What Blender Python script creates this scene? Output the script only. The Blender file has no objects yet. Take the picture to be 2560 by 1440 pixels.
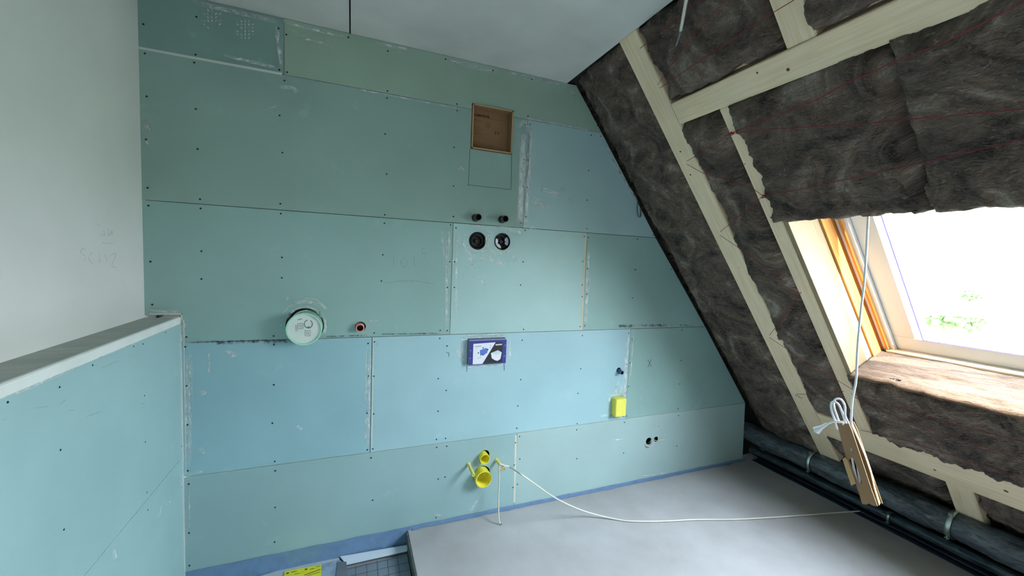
import bpy, bmesh, math, random
from mathutils import Vector, Matrix, noise
random.seed(7)
# ------------------------------------------------------------------ camera, sky, sun, exposure
D = 2.12          # camera to back wall
Z0 = 1.484        # camera height above the screed
FPX = 1004.83     # focal length in pixels of the 2560 wide frame
WM = Matrix(((0.92787959, 0.01234117, 0.37267567),
             (-0.37053846, -0.08131239, 0.92525107),
             (0.04172183, -0.99661226, -0.07087523)))   # photo axes (right, down, forward) -> room axes
scn = bpy.context.scene
COL = scn.collection
cam = bpy.data.cameras.new('camera'); camo = bpy.data.objects.new('camera', cam); COL.objects.link(camo)
cam.sensor_width = 36; cam.lens = 36 * FPX / 2560; cam.clip_start = .02; cam.clip_end = 500
rm = Matrix((WM.col[0], -WM.col[1], -WM.col[2])).transposed()
camo.matrix_world = Matrix.Translation((0, 0, Z0)) @ rm.to_4x4()
scn.camera = camo
scn.view_settings.view_transform = 'Standard'
scn.view_settings.look = 'None'
scn.view_settings.gamma = 1
scn.view_settings.exposure = 0.0

SKY = 41.0
w = bpy.data.worlds.new('sky'); scn.world = w; w.use_nodes = True
bg = w.node_tree.nodes['Background']; bg.inputs[1].default_value = SKY
wn = w.node_tree.nodes; wl = w.node_tree.links
wtc = wn.new('ShaderNodeTexCoord'); wsep = wn.new('ShaderNodeSeparateXYZ'); wramp = wn.new('ShaderNodeValToRGB')   # hazy daylight: paler and dimmer at the horizon
wl.new(wtc.outputs['Generated'], wsep.inputs[0]); wl.new(wsep.outputs['Z'], wramp.inputs[0]); wl.new(wramp.outputs[0], bg.inputs[0])
we = wramp.color_ramp.elements; we[0].position = 0.0; we[0].color = (.62, .63, .62, 1); we[1].position = .75; we[1].color = (.98, 1.08, 1.22, 1)

sunl = bpy.data.lights.new('sun', 'SUN'); sunl.energy = 34; sunl.angle = .009; sunl.color = (1, .96, .88)
suno = bpy.data.objects.new('sun', sunl); COL.objects.link(suno)
suno.rotation_euler = Vector((.164, 1, -.51)).to_track_quat('-Z', 'Y').to_euler()
suno.location = (2, -6, 6)

# roof frame: u down the slope, y along the room, t outwards
ANG = math.radians(51.4)
SU = Vector((math.cos(ANG), 0, -math.sin(ANG))); NU = Vector((math.sin(ANG), 0, math.cos(ANG)))
RO = Vector((.537 * D, 0, .483 * D + Z0))
def RP(u, y, t=0.0): return RO + SU * u + NU * t + Vector((0, y, 0))

def portal(name, c, ax, ay, sx, sy, n):
    l = bpy.data.lights.new(name, 'AREA'); l.shape = 'RECTANGLE'; l.size = sx; l.size_y = sy
    l.cycles.is_portal = True
    o = bpy.data.objects.new(name, l); COL.objects.link(o)
    z = -n.normalized(); m = Matrix((ax, z.cross(ax), z)).transposed()
    o.matrix_world = Matrix.Translation(c) @ m.to_4x4()
WU0, WU1, WY0, WY1 = .98, 1.925, .13, 1.035      # glass of the roof window
DW2 = -2.0        # offset of an added, unseen roof window behind the camera, for fill light
for dw in (0, DW2):
    portal('roof_window_portal', RP((WU0 + WU1) / 2, (WY0 + WY1) / 2 + dw, .36), Vector((0, 1, 0)), SU, WY1 - WY0, WU1 - WU0, -NU)

# ------------------------------------------------------------------ point helpers
def ray(px, py): return WM @ Vector((px - 1280, py - 720, FPX))
CAMP = Vector((0, 0, Z0))
def onwall(px, py, dy=0.0):
    a = ray(px, py); return CAMP + a * ((D - dy) / a.y)
def onroof(px, py, t=0.0):
    a = ray(px, py); k = (NU.dot(RO - CAMP) + t) / NU.dot(a); return CAMP + a * k
def ruy(px, py, t=0.0):
    p = onroof(px, py, t) - RO; return p.dot(SU), p.y
def onfloor(px, py, z=0.0):
    a = ray(px, py); return CAMP + a * ((z - Z0) / a.z)
def onx(px, py, x):
    a = ray(px, py); return CAMP + a * (x / a.x)

# ------------------------------------------------------------------ materials
def srgb(r, g, b):
    f = lambda c: (c / 255 / 12.92) if c / 255 <= .04045 else ((c / 255 + .055) / 1.055) ** 2.4
    return (f(r), f(g), f(b), 1)
MATS = {}
def new_mat(name):
    m = bpy.data.materials.new(name); m.use_nodes = True; return m, m.node_tree, m.node_tree.nodes['Principled BSDF']
def mat(name, col, rough=.6, metal=0.0, var=.08, scale=6.0, bump=0.0, bscale=60.0, stretch=(1, 1, 1), spec=.5, var2=None):
    """plain colour varied by noise, optional bump"""
    if name in MATS: return MATS[name]
    m, nt, b = new_mat(name); N = nt.nodes; L = nt.links
    tc = N.new('ShaderNodeTexCoord'); mp = N.new('ShaderNodeMapping'); mp.inputs['Scale'].default_value = stretch
    L.new(tc.outputs['Object'], mp.inputs[0])
    n = N.new('ShaderNodeTexNoise'); n.inputs['Scale'].default_value = scale; n.inputs['Detail'].default_value = 6
    L.new(mp.outputs[0], n.inputs['Vector'])
    r = N.new('ShaderNodeValToRGB'); e = r.color_ramp.elements
    e[0].position = .3; e[1].position = .7
    e[0].color = [c * (1 - var) for c in col[:3]] + [1]
    e[1].color = var2 if var2 else [min(1, c * (1 + var)) for c in col[:3]] + [1]
    L.new(n.outputs[0], r.inputs[0]); L.new(r.outputs[0], b.inputs['Base Color'])
    b.inputs['Roughness'].default_value = rough; b.inputs['Metallic'].default_value = metal
    b.inputs['Specular IOR Level'].default_value = spec
    if bump:
        n2 = N.new('ShaderNodeTexNoise'); n2.inputs['Scale'].default_value = bscale; n2.inputs['Detail'].default_value = 5
        L.new(mp.outputs[0], n2.inputs['Vector'])
        bp = N.new('ShaderNodeBump'); bp.inputs['Strength'].default_value = bump; bp.inputs['Distance'].default_value = .01
        L.new(n2.outputs[0], bp.inputs['Height']); L.new(bp.outputs[0], b.inputs['Normal'])
    MATS[name] = m; return m
def wood_mat(name, a, b2, axis='Y'):
    if name in MATS: return MATS[name]
    m, nt, b = new_mat(name); N = nt.nodes; L = nt.links
    uv = N.new('ShaderNodeUVMap'); mp = N.new('ShaderNodeMapping'); mp.inputs['Scale'].default_value = (1.2, 26, 1)
    L.new(uv.outputs[0], mp.inputs[0])
    n = N.new('ShaderNodeTexNoise'); n.inputs['Scale'].default_value = 3.2; n.inputs['Detail'].default_value = 5; n.inputs['Distortion'].default_value = .5
    L.new(mp.outputs[0], n.inputs['Vector'])
    r = N.new('ShaderNodeValToRGB'); e = r.color_ramp.elements; e[0].position = .32; e[1].position = .68; e[0].color = a; e[1].color = b2
    L.new(n.outputs[0], r.inputs[0])
    n3 = N.new('ShaderNodeTexNoise'); n3.inputs['Scale'].default_value = 5; L.new(uv.outputs[0], n3.inputs['Vector'])
    mx = N.new('ShaderNodeMix'); mx.data_type = 'RGBA'; mx.blend_type = 'MULTIPLY'; mx.inputs[0].default_value = .25
    L.new(r.outputs[0], mx.inputs[6]); L.new(n3.outputs[0], mx.inputs[7]); L.new(mx.outputs[2], b.inputs['Base Color'])
    b.inputs['Roughness'].default_value = .65
    bp = N.new('ShaderNodeBump'); bp.inputs['Strength'].default_value = .15; bp.inputs['Distance'].default_value = .002
    L.new(n.outputs[0], bp.inputs['Height']); L.new(bp.outputs[0], b.inputs['Normal'])
    MATS[name] = m; return m
def board_mat(name, col):
    m, nt, b = new_mat(name); N = nt.nodes; L = nt.links
    tc = N.new('ShaderNodeTexCoord')
    n = N.new('ShaderNodeTexNoise'); n.inputs['Scale'].default_value = 2.2; n.inputs['Detail'].default_value = 4
    L.new(tc.outputs['Object'], n.inputs['Vector'])
    r = N.new('ShaderNodeValToRGB'); e = r.color_ramp.elements; e[0].position = .35; e[1].position = .65
    e[0].color = [c * .94 for c in col[:3]] + [1]; e[1].color = [c * 1.05 for c in col[:3]] + [1]
    L.new(n.outputs[0], r.inputs[0])
    # dust haze: faint white handling marks
    n2 = N.new('ShaderNodeTexNoise'); n2.inputs['Scale'].default_value = 7; n2.inputs['Detail'].default_value = 8; n2.inputs['Roughness'].default_value = .7
    L.new(tc.outputs['Object'], n2.inputs['Vector'])
    r2 = N.new('ShaderNodeValToRGB'); e = r2.color_ramp.elements; e[0].position = .60; e[1].position = .80; e[0].color = (0, 0, 0, 1); e[1].color = (.35, .35, .35, 1)
    L.new(n2.outputs[0], r2.inputs[0])
    mx = N.new('ShaderNodeMix'); mx.data_type = 'RGBA'; L.new(r2.outputs[0], mx.inputs[0]); L.new(r.outputs[0], mx.inputs[6]); mx.inputs[7].default_value = (.55, .68, .70, 1)
    L.new(mx.outputs[2], b.inputs['Base Color'])
    b.inputs['Roughness'].default_value = .55; b.inputs['Specular IOR Level'].default_value = .35
    n3 = N.new('ShaderNodeTexNoise'); n3.inputs['Scale'].default_value = 400; L.new(tc.outputs['Object'], n3.inputs['Vector'])
    bp = N.new('ShaderNodeBump'); bp.inputs['Strength'].default_value = .08; bp.inputs['Distance'].default_value = .001
    L.new(n3.outputs[0], bp.inputs['Height']); L.new(bp.outputs[0], b.inputs['Normal'])
    return m
def smear_mat(name, col, lo, hi, strength, sx=3, sy=40):
    """worn filler: alpha from streaky noise along the stroke, fading to the stroke's edge"""
    m, nt, b = new_mat(name); N = nt.nodes; L = nt.links
    uv = N.new('ShaderNodeUVMap'); mp = N.new('ShaderNodeMapping'); mp.inputs['Scale'].default_value = (sx, sy, 1); L.new(uv.outputs[0], mp.inputs[0])
    n = N.new('ShaderNodeTexNoise'); n.inputs['Scale'].default_value = 2.0; n.inputs['Detail'].default_value = 6; n.inputs['Roughness'].default_value = .65
    L.new(mp.outputs[0], n.inputs['Vector'])
    r = N.new('ShaderNodeMapRange'); r.inputs[1].default_value = lo; r.inputs[2].default_value = hi; L.new(n.outputs[0], r.inputs[0])
    at = N.new('ShaderNodeAttribute'); at.attribute_name = 'fade'
    mu = N.new('ShaderNodeMath'); mu.operation = 'MULTIPLY'; L.new(r.outputs[0], mu.inputs[0]); L.new(at.outputs['Fac'], mu.inputs[1])
    m2 = N.new('ShaderNodeMath'); m2.operation = 'MULTIPLY'; m2.use_clamp = True; L.new(mu.outputs[0], m2.inputs[0]); m2.inputs[1].default_value = strength
    L.new(m2.outputs[0], b.inputs['Alpha']); b.inputs['Base Color'].default_value = col; b.inputs['Roughness'].default_value = .8
    return m
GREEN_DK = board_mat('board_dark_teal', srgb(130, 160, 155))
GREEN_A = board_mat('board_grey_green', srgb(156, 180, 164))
GREEN_B = board_mat('board_teal', srgb(147, 179, 175))  # teal darkened to carry the fainter light on the long left board
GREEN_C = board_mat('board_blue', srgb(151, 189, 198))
GREEN_E = board_mat('board_teal_shaded', srgb(146, 172, 165))  # greener grey board, also darkened for the weak light at upper left
GREEN_F = board_mat('board_grey_blue_lit', srgb(166, 194, 196))  # lightened: stronger light on the second-row slope board is in the colour
GREEN_D = board_mat('board_pale_green', srgb(152, 182, 184))  # pale green board, darkened and bluer for the dimmer light at lower left
GREEN_G = board_mat('board_teal_lit', srgb(168, 199, 198))  # lit copy of the teal board, window light put into the colour
GREEN_H = board_mat('board_blue_lit', srgb(163, 197, 205))  # lit copy of the blue board, brighter right-hand light put into the colour
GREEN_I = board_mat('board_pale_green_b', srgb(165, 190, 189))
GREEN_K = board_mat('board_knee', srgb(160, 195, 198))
EDGE_WH = mat('gypsum_edge', srgb(205, 215, 208), .8)
WHITEW = mat('white_board', srgb(226, 229, 227), .75, var=.05, scale=2.5, bump=.05)
CEILW = mat('ceiling_board', srgb(214, 214, 208), .8, var=.10, scale=3.0, bump=.05)
DARK = mat('dark_void', srgb(30, 30, 30), .9)
GREYLEDGE = mat('grey_ledge', srgb(176, 181, 176), .8, var=.12, scale=9, stretch=(1, 4, 1))
SCREW = mat('screw_black', srgb(28, 30, 34), .4, .5)
PLASTER = smear_mat('filler_smear', (.80, .88, .88, 1), .34, .66, .85, 3, 11)
PLASTER_S = smear_mat('filler_solid', (.74, .83, .83, 1), .25, .55, .85, 3, 16)
DIRT = smear_mat('dirt_smear', (.06, .05, .07, 1), .42, .60, .75, 5, 4)
PENCIL = mat('pencil', srgb(70, 95, 98), .8)
PENCILF = smear_mat('faint_pencil', srgb(105, 122, 124), .3, .6, .34, 8, 1)
WOOD = wood_mat('spruce', srgb(240, 211, 170), srgb(251, 230, 198))
WOODP = wood_mat('reveal_pine', srgb(144, 123, 94), srgb(158, 137, 106))
WOODO = wood_mat('reveal_orange', srgb(196, 128, 52), srgb(210, 148, 74))
KNOT = mat('knot', srgb(110, 80, 50), .7)
CARD = mat('cardboard', srgb(152, 117, 84), .85, var=.06, scale=30, stretch=(1, 1, 20))
CARDL = mat('cardboard_light', srgb(186, 152, 108), .85, var=.05, scale=25, stretch=(20, 20, 1))
INK = mat('ink', srgb(70, 48, 32), .8)
CABLE = mat('cable_white', srgb(232, 232, 236), .4)
CABLED = mat('cable_ivory', srgb(214, 210, 200), .45)
YEL = mat('yellow_plastic', srgb(240, 228, 70), .35, var=.04)
YELP = mat('yellow_pale', srgb(226, 212, 110), .4, var=.04)
YELF = mat('yellow_foam', srgb(240, 232, 104), .8, var=.05, scale=30, bump=.2, bscale=200)
BLACKP = mat('black_plastic', srgb(26, 26, 28), .3, var=.2)
BLACKM = mat('black_rubber', srgb(38, 37, 38), .6, var=.2)
FOILB = mat('black_film', srgb(20, 24, 30), .35, var=.3, scale=9, bump=.6, bscale=14)
RED = mat('red_plastic', srgb(110, 30, 26), .4)
PINK = mat('pink_plastic', srgb(222, 150, 140), .45)
BLUEP = mat('blue_plastic', srgb(66, 88, 130), .4)
BLUED = mat('blue_dark', srgb(24, 32, 60), .4)
NAVY = mat('navy_print', srgb(50, 56, 140), .4, var=.1)
PRINTW = mat('print_white', srgb(232, 234, 246), .4, var=.02)
PRINTK = mat('print_black', srgb(34, 34, 42), .4, var=.1)
PRINTB = mat('print_blue', srgb(86, 120, 200), .4)
PRINTG = mat('print_grey', srgb(180, 182, 205), .4)
TAPEB = mat('blue_membrane', srgb(108, 138, 172), .45, var=.10, scale=18, bump=.3, bscale=40)
CANG = mat('pale_green_plastic', srgb(176, 226, 204), .35)
CANL = mat('can_label', srgb(222, 232, 226), .5)
METAL = mat('zinc', srgb(190, 200, 196), .3, .9)
SCREED = None
STRING = mat('red_twine', srgb(130, 34, 40), .7)
GALV = mat('grey_mat', srgb(112, 126, 138), .5, var=.12)
FILMW = mat('white_film', srgb(214, 224, 236), .35)
FRAMEW = mat('window_paint', srgb(238, 238, 236), .35, var=.02)
GASKET = mat('gasket', srgb(96, 84, 150), .4)

def screed_mat():
    m, nt, b = new_mat('screed'); N = nt.nodes; L = nt.links
    tc = N.new('ShaderNodeTexCoord')
    n = N.new('ShaderNodeTexNoise'); n.inputs['Scale'].default_value = 1.6; n.inputs['Detail'].default_value = 8; n.inputs['Roughness'].default_value = .6
    L.new(tc.outputs['Object'], n.inputs['Vector'])
    r = N.new('ShaderNodeValToRGB'); e = r.color_ramp.elements; e[0].position = .3; e[1].position = .7
    e[0].color = srgb(154, 152, 151); e[1].color = srgb(182, 181, 183)
    L.new(n.outputs[0], r.inputs[0])
    n2 = N.new('ShaderNodeTexNoise'); n2.inputs['Scale'].default_value = 9; n2.inputs['Detail'].default_value = 10; n2.inputs['Roughness'].default_value = .75
    L.new(tc.outputs['Object'], n2.inputs['Vector'])
    r2 = N.new('ShaderNodeValToRGB'); e = r2.color_ramp.elements; e[0].position = .58; e[1].position = .75; e[0].color = (0, 0, 0, 1); e[1].color = (.6, .6, .6, 1)
    L.new(n2.outputs[0], r2.inputs[0])
    mx = N.new('ShaderNodeMix'); mx.data_type = 'RGBA'; L.new(r2.outputs[0], mx.inputs[0]); L.new(r.outputs[0], mx.inputs[6]); mx.inputs[7].default_value = srgb(158, 154, 148)
    L.new(mx.outputs[2], b.inputs['Base Color']); b.inputs['Roughness'].default_value = .6
    n3 = N.new('ShaderNodeTexNoise'); n3.inputs['Scale'].default_value = 40; n3.inputs['Detail'].default_value = 8; L.new(tc.outputs['Object'], n3.inputs['Vector'])
    bp = N.new('ShaderNodeBump'); bp.inputs['Strength'].default_value = .15; bp.inputs['Distance'].default_value = .004
    L.new(n3.outputs[0], bp.inputs['Height']); L.new(bp.outputs[0], b.inputs['Normal'])
    return m
SCREED = screed_mat()
def wool_mat(name, dark, mid, light):
    m, nt, b = new_mat(name); N = nt.nodes; L = nt.links
    uv = N.new('ShaderNodeUVMap'); mp = N.new('ShaderNodeMapping'); mp.inputs['Scale'].default_value = (1.0, 1.0, 1)
    L.new(uv.outputs[0], mp.inputs[0])
    n = N.new('ShaderNodeTexNoise'); n.inputs['Scale'].default_value = 5; n.inputs['Detail'].default_value = 9; n.inputs['Roughness'].default_value = .68; n.inputs['Distortion'].default_value = 1.0
    L.new(mp.outputs[0], n.inputs['Vector'])
    r = N.new('ShaderNodeValToRGB'); e = r.color_ramp.elements; e[0].position = .36; e[1].position = .56
    e[0].color = dark; e[1].color = mid; x = e.new(.74); x.color = light
    L.new(n.outputs[0], r.inputs[0])
    # pale fibre flecks
    mp2 = N.new('ShaderNodeMapping'); mp2.inputs['Scale'].default_value = (1.7, 1.0, 1); L.new(uv.outputs[0], mp2.inputs[0])
    n2 = N.new('ShaderNodeTexNoise'); n2.inputs['Scale'].default_value = 22; n2.inputs['Detail'].default_value = 6; n2.inputs['Distortion'].default_value = 2.5
    L.new(mp2.outputs[0], n2.inputs['Vector'])
    r2 = N.new('ShaderNodeValToRGB'); e = r2.color_ramp.elements; e[0].position = .62; e[1].position = .80; e[0].color = (0, 0, 0, 1); e[1].color = (.55, .55, .55, 1)
    L.new(n2.outputs[0], r2.inputs[0])
    mx = N.new('ShaderNodeMix'); mx.data_type = 'RGBA'; L.new(r2.outputs[0], mx.inputs[0]); L.new(r.outputs[0], mx.inputs[6]); mx.inputs[7].default_value = light
    L.new(mx.outputs[2], b.inputs['Base Color']); b.inputs['Roughness'].default_value = .95; b.inputs['Specular IOR Level'].default_value = .15
    b.inputs['Sheen Weight'].default_value = .15
    bp = N.new('ShaderNodeBump'); bp.inputs['Strength'].default_value = 1.0; bp.inputs['Distance'].default_value = .04
    n4 = N.new('ShaderNodeTexNoise'); n4.inputs['Scale'].default_value = 38; n4.inputs['Detail'].default_value = 8; n4.inputs['Distortion'].default_value = 1.5
    L.new(mp2.outputs[0], n4.inputs['Vector'])
    L.new(n4.outputs[0], bp.inputs['Height']); L.new(bp.outputs[0], b.inputs['Normal'])
    return m
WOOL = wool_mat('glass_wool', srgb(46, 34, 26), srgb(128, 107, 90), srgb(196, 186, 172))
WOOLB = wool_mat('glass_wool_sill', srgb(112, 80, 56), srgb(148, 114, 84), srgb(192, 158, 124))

# ------------------------------------------------------------------ mesh helpers
def obj(name, bm, material, parent=None, smooth=False, mats=None):
    me = bpy.data.meshes.new(name); bm.to_mesh(me); bm.free()
    o = bpy.data.objects.new(name, me); COL.objects.link(o)
    if mats:
        for x in mats: me.materials.append(x)
    elif material: me.materials.append(material)
    if smooth:
        for p in me.polygons: p.use_smooth = True
    if parent: o.parent = parent
    return o
def tag(o, label, cat, group=None):
    o['label'] = label; o['category'] = cat
    if group: o['group'] = group
    return o
def struct(o): o['kind'] = 'structure'; return o
def empty(name, loc=(0, 0, 0)):
    o = bpy.data.objects.new(name, None); COL.objects.link(o); o.location = loc; o.empty_display_size = .05; return o
def reparent(child, par):
    """parent while keeping the child where it stands (parents are only moved, never turned)"""
    child.parent = par; child.matrix_parent_inverse = Matrix.Translation(-Vector(par.location)) ; return child
def bm_box(bm, o, a, b, c, mi=0):
    """box from corner o along edge vectors a, b, c"""
    v = [bm.verts.new(o + a * i + b * j + c * k) for i in (0, 1) for j in (0, 1) for k in (0, 1)]
    fs = [bm.faces.new([v[i] for i in q]) for q in ((0, 1, 3, 2), (4, 6, 7, 5), (0, 4, 5, 1), (2, 3, 7, 6), (0, 2, 6, 4), (1, 5, 7, 3))]
    for f in fs: f.material_index = mi
    return v
def box_bm(lo, hi, bev=0.0):
    bm = bmesh.new(); lo = Vector(lo); hi = Vector(hi); d = hi - lo
    bm_box(bm, lo, Vector((d.x, 0, 0)), Vector((0, d.y, 0)), Vector((0, 0, d.z)))
    bmesh.ops.recalc_face_normals(bm, faces=bm.faces)
    if bev: bmesh.ops.bevel(bm, geom=bm.edges[:], offset=bev, segments=2, affect='EDGES')
    return bm
def timber_bm(u0, u1, y0, y1, t0, t1, along='u', bev=.003):
    bm = bmesh.new()
    bm_box(bm, RP(u0, y0, t0), SU * (u1 - u0), Vector((0, y1 - y0, 0)), NU * (t1 - t0))
    bmesh.ops.recalc_face_normals(bm, faces=bm.faces)
    if bev: bmesh.ops.bevel(bm, geom=bm.edges[:], offset=bev, segments=2, affect='EDGES')
    uvl = bm.loops.layers.uv.new('UVMap')
    for f in bm.faces:
        for l in f.loops:
            p = l.vert.co - RO; u, y, t = p.dot(SU), p.y, p.dot(NU)
            l[uvl].uv = (u, y + t) if along == 'u' else (y, u + t)
    return bm
def frames(pts):
    n = len(pts); out = []; up = None
    for i in range(n):
        t = (pts[min(i + 1, n - 1)] - pts[max(i - 1, 0)])
        t = t.normalized() if t.length > 1e-9 else Vector((0, 0, 1))
        if up is None: up = Vector((0, 0, 1)) if abs(t.z) < .9 else Vector((1, 0, 0))
        s = t.cross(up).normalized(); up = s.cross(t).normalized()
        out.append((t, s, up))
    return out
def add_tube(bm, pts, r, seg=10, cap=True, rs=None):
    pts = [Vector(p) for p in pts]; rings = []
    for i, (p, (t, s, up)) in enumerate(zip(pts, frames(pts))):
        rr = rs[i] if rs else r
        rings.append([bm.verts.new(p + (s * math.cos(k * 2 * math.pi / seg) + up * math.sin(k * 2 * math.pi / seg)) * rr) for k in range(seg)])
    for a, b in zip(rings, rings[1:]):
        for k in range(seg): bm.faces.new((a[k], a[(k + 1) % seg], b[(k + 1) % seg], b[k]))
    if cap: bm.faces.new(rings[0][::-1]); bm.faces.new(rings[-1])
def tube(name, pts, r, m, parent=None, seg=10, rs=None):
    bm = bmesh.new(); add_tube(bm, pts, r, seg, True, rs); return obj(name, bm, m, parent, True)
def smooth_pts(pts, n=8):
    pts = [Vector(p) for p in pts]; out = []
    for i in range(len(pts) - 1):
        p0 = pts[max(i - 1, 0)]; p1 = pts[i]; p2 = pts[i + 1]; p3 = pts[min(i + 2, len(pts) - 1)]
        for k in range(n):
            t = k / n
            out.append(.5 * ((2 * p1) + (p2 - p0) * t + (2 * p0 - 5 * p1 + 4 * p2 - p3) * t * t + (3 * p1 - p0 - 3 * p2 + p3) * t ** 3))
    out.append(pts[-1]); return out
def lathe(name, prof, m, c, ax=Vector((0, -1, 0)), parent=None, seg=40, wob=0.0, smooth=True):
    """profile of (distance along ax, radius) turned about ax through c"""
    ax = ax.normalized(); s = ax.cross(Vector((0, 0, 1))).normalized(); up = s.cross(ax)
    bm = bmesh.new(); rings = []
    for d, r in prof:
        if r < 1e-6: rings.append([bm.verts.new(c + ax * d)])
        else: rings.append([bm.verts.new(c + ax * d + (s * math.cos(a) + up * math.sin(a)) * r) for a in [k * 2 * math.pi / seg for k in range(seg)]])
    for a, b in zip(rings, rings[1:]):
        for k in range(seg):
            k2 = (k + 1) % seg
            q = [a[k % len(a)], a[k2 % len(a)], b[k2 % len(b)], b[k % len(b)]]
            q2 = []
            for v in q:
                if v not in q2: q2.append(v)
            if len(q2) > 2:
                try: bm.faces.new(q2)
                except ValueError: pass
    bmesh.ops.recalc_face_normals(bm, faces=bm.faces)
    o = obj(name, bm, m, parent, False)
    if smooth:
        for p in o.data.polygons: p.use_smooth = True
        o.data.set_sharp_from_angle(angle=math.radians(35))
    return o
def circle(c, r, n=32, wob=0): return [(c[0] + r * math.cos(2 * math.pi * k / n) * (1 + random.uniform(-wob, wob)), c[1] + r * math.sin(2 * math.pi * k / n) * (1 + random.uniform(-wob, wob))) for k in range(n)]
def plate(name, outer, holes, to3, thick, m, parent=None, side=None):
    """flat plate with holes; to3 maps (a, b) to the front face, thick is the vector to its back"""
    bm = bmesh.new(); edges = []
    for loop in [outer] + holes:
        vs = [bm.verts.new((p[0], p[1], 0)) for p in loop]
        edges += [bm.edges.new((vs[i], vs[(i + 1) % len(vs)])) for i in range(len(vs))]
    bmesh.ops.triangle_fill(bm, use_beauty=True, use_dissolve=False, edges=edges)
    fr = list(bm.faces)
    bmesh.ops.recalc_face_normals(bm, faces=fr)
    for v in bm.verts: v.co = to3(v.co.x, v.co.y)
    n = fr[0].normal.copy(); bm.normal_update()
    if fr[0].normal.dot(thick) > 0: bmesh.ops.reverse_faces(bm, faces=fr)
    r = bmesh.ops.extrude_face_region(bm, geom=fr)
    nf = set(x for x in r['geom'] if isinstance(x, bmesh.types.BMFace))
    for v in [x for x in r['geom'] if isinstance(x, bmesh.types.BMVert)]: v.co += thick
    bm.normal_update()
    t = thick.normalized()
    for f in bm.faces:
        f.material_index = 0 if abs(f.normal.dot(t)) > .9 else 1
    bmesh.ops.recalc_face_normals(bm, faces=bm.faces)
    return obj(name, bm, None, parent, mats=[m, side or m])
def inside(p, poly):
    x, y = p; c = False; j = len(poly) - 1
    for i in range(len(poly)):
        a, b = poly[i], poly[j]
        if (a[1] > y) != (b[1] > y) and x < (b[0] - a[0]) * (y - a[1]) / (b[1] - a[1]) + a[0]: c = not c
        j = i
    return c

# ------------------------------------------------------------------ THE SETTING
ZB = -.085                      # lower floor at the left
ZC = .483 * D + Z0              # ceiling height
XL = -.377 * D                  # upper left wall
XK = -.3195 * D                 # knee wall face
ZL = 1.178                      # ledge top
XS = .302                       # left edge of the screed
YF = -3.1                       # wall behind the camera
floor = struct(obj('floor', box_bm((XS, YF, -.12), (3.02, D + .074, 0), .003), SCREED))
fl = struct(obj('floor_lower', box_bm((-1.0, YF, -.16), (XS, D + .03, ZB)), mat('raw_concrete', srgb(150, 156, 160), .8, var=.15)))
bm = box_bm((XS - .006, YF, ZB), (XS, D, -.004)); struct(obj('trim_1', bm, mat('screed_edge', srgb(92, 98, 90), .85, var=.3, scale=30, bump=.8, bscale=60)))

# ceiling: two boards with an open joint
xj = -.017
ceil_ = struct(empty('ceiling', (0, 0, ZC)))
def cbox(name, lo, hi, m, par): return reparent(obj(name, box_bm(lo, hi), m), par)
cbox('ceiling_board', (XL - .1, YF, ZC), (xj - .003, D + .03, ZC + .0125), CEILW, ceil_)
cbox('ceiling_board', (xj + .003, YF, ZC), (.537 * D + .004, D + .03, ZC + .0125), CEILW, ceil_)
cbox('ceiling_backing', (XL - .1, YF, ZC + .014), (.537 * D + .2, D + .05, ZC + .06), DARK, ceil_)
# upper left wall and the wall behind the camera
struct(obj('wall_left', box_bm((XL - .1, YF, ZL - .05), (XL, D + .03, ZC)), WHITEW))
wf = obj('wall_front', box_bm((XL - .1, YF - .1, -.16), (4.2, YF, ZC + .06)), WHITEW); struct(wf)

# ---- back wall: boards as parts, screws as sub-parts
wall = struct(obj('wall_back', box_bm((-1.0, D + .075, -.16), (3.6, D + .1, ZC + .06)), DARK))
def wz(n): return n * D + Z0
zB, zC, zD, zE, zF = wz(.369), wz(.0853), wz(-.198), wz(-.4825), ZB
slope = [(.599, .4845), (.659, .369), (.735, .269), (.877, .0825), (1.109, -.199), (1.331, -.4825)]
slope = [(a * D, wz(b)) for a, b in slope]
def xs(z):
    for a, b in zip(slope, slope[1:]):
        if b[1] <= z <= a[1]: return a[0] + (b[0] - a[0]) * (a[1] - z) / (a[1] - b[1])
G = .0015
def w2(px, py): p = onwall(px, py); return (p.x, p.z)
# openings, in wall coordinates
H = {}
H['can'] = circle(w2(762, 814), .083, 40)
H['red'] = circle(w2(901, 817), .0255, 24)
H['dr1'] = circle(w2(1194, 602), .0485, 36, .008); H['dr2'] = circle(w2(1256, 604), .0475, 36, .008)
H['blue'] = circle(w2(1547, 926), .0185, 24)
H['yc1'] = circle(w2(1211, 1139), .033, 28); H['yc2'] = circle(w2(1204, 1186), .052, 32)
H['so1'] = circle(w2(1622, 1103), .0245, 24); H['so2'] = circle(w2(1640, 1098), .0185, 24)
def rect(a, b, c, d): return [a, b, c, d]
H['card'] = [w2(1177, 384), w2(1281, 386), w2(1283, 276), w2(1178, 257)]
xa, xb = w2(1176, 370)[0], w2(1282, 330)[0]; za, zb_ = w2(1176, 372)[1], w2(1178, 257)[1]
H['flush'] = [w2(1168, 911), w2(1262, 907), w2(1262, 844), w2(1168, 850)]
fx0, fx1, fz0, fz1 = w2(1168, 880)[0], w2(1261, 880)[0], w2(1215, 908)[1], w2(1215, 845)[1]
H['flush'] = [(fx0, fz0), (fx1, fz0), (fx1, fz1), (fx0, fz1)]
bx0, bx1, bz0, bz1 = w2(1529, 1010)[0], w2(1556, 1010)[0], w2(1545, 1036)[1], w2(1545, 991)[1]
H['ybox'] = [(bx0, bz0), (bx1, bz0), (bx1, bz1), (bx0, bz1)]
x1, x2, x3, x4, x5, x6, x7 = -.136 * D, .907, .502, 1.332, .104, 1.702, .926
def T(x, z): return Vector((x, D, z))
def clipbox(poly): return poly
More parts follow.
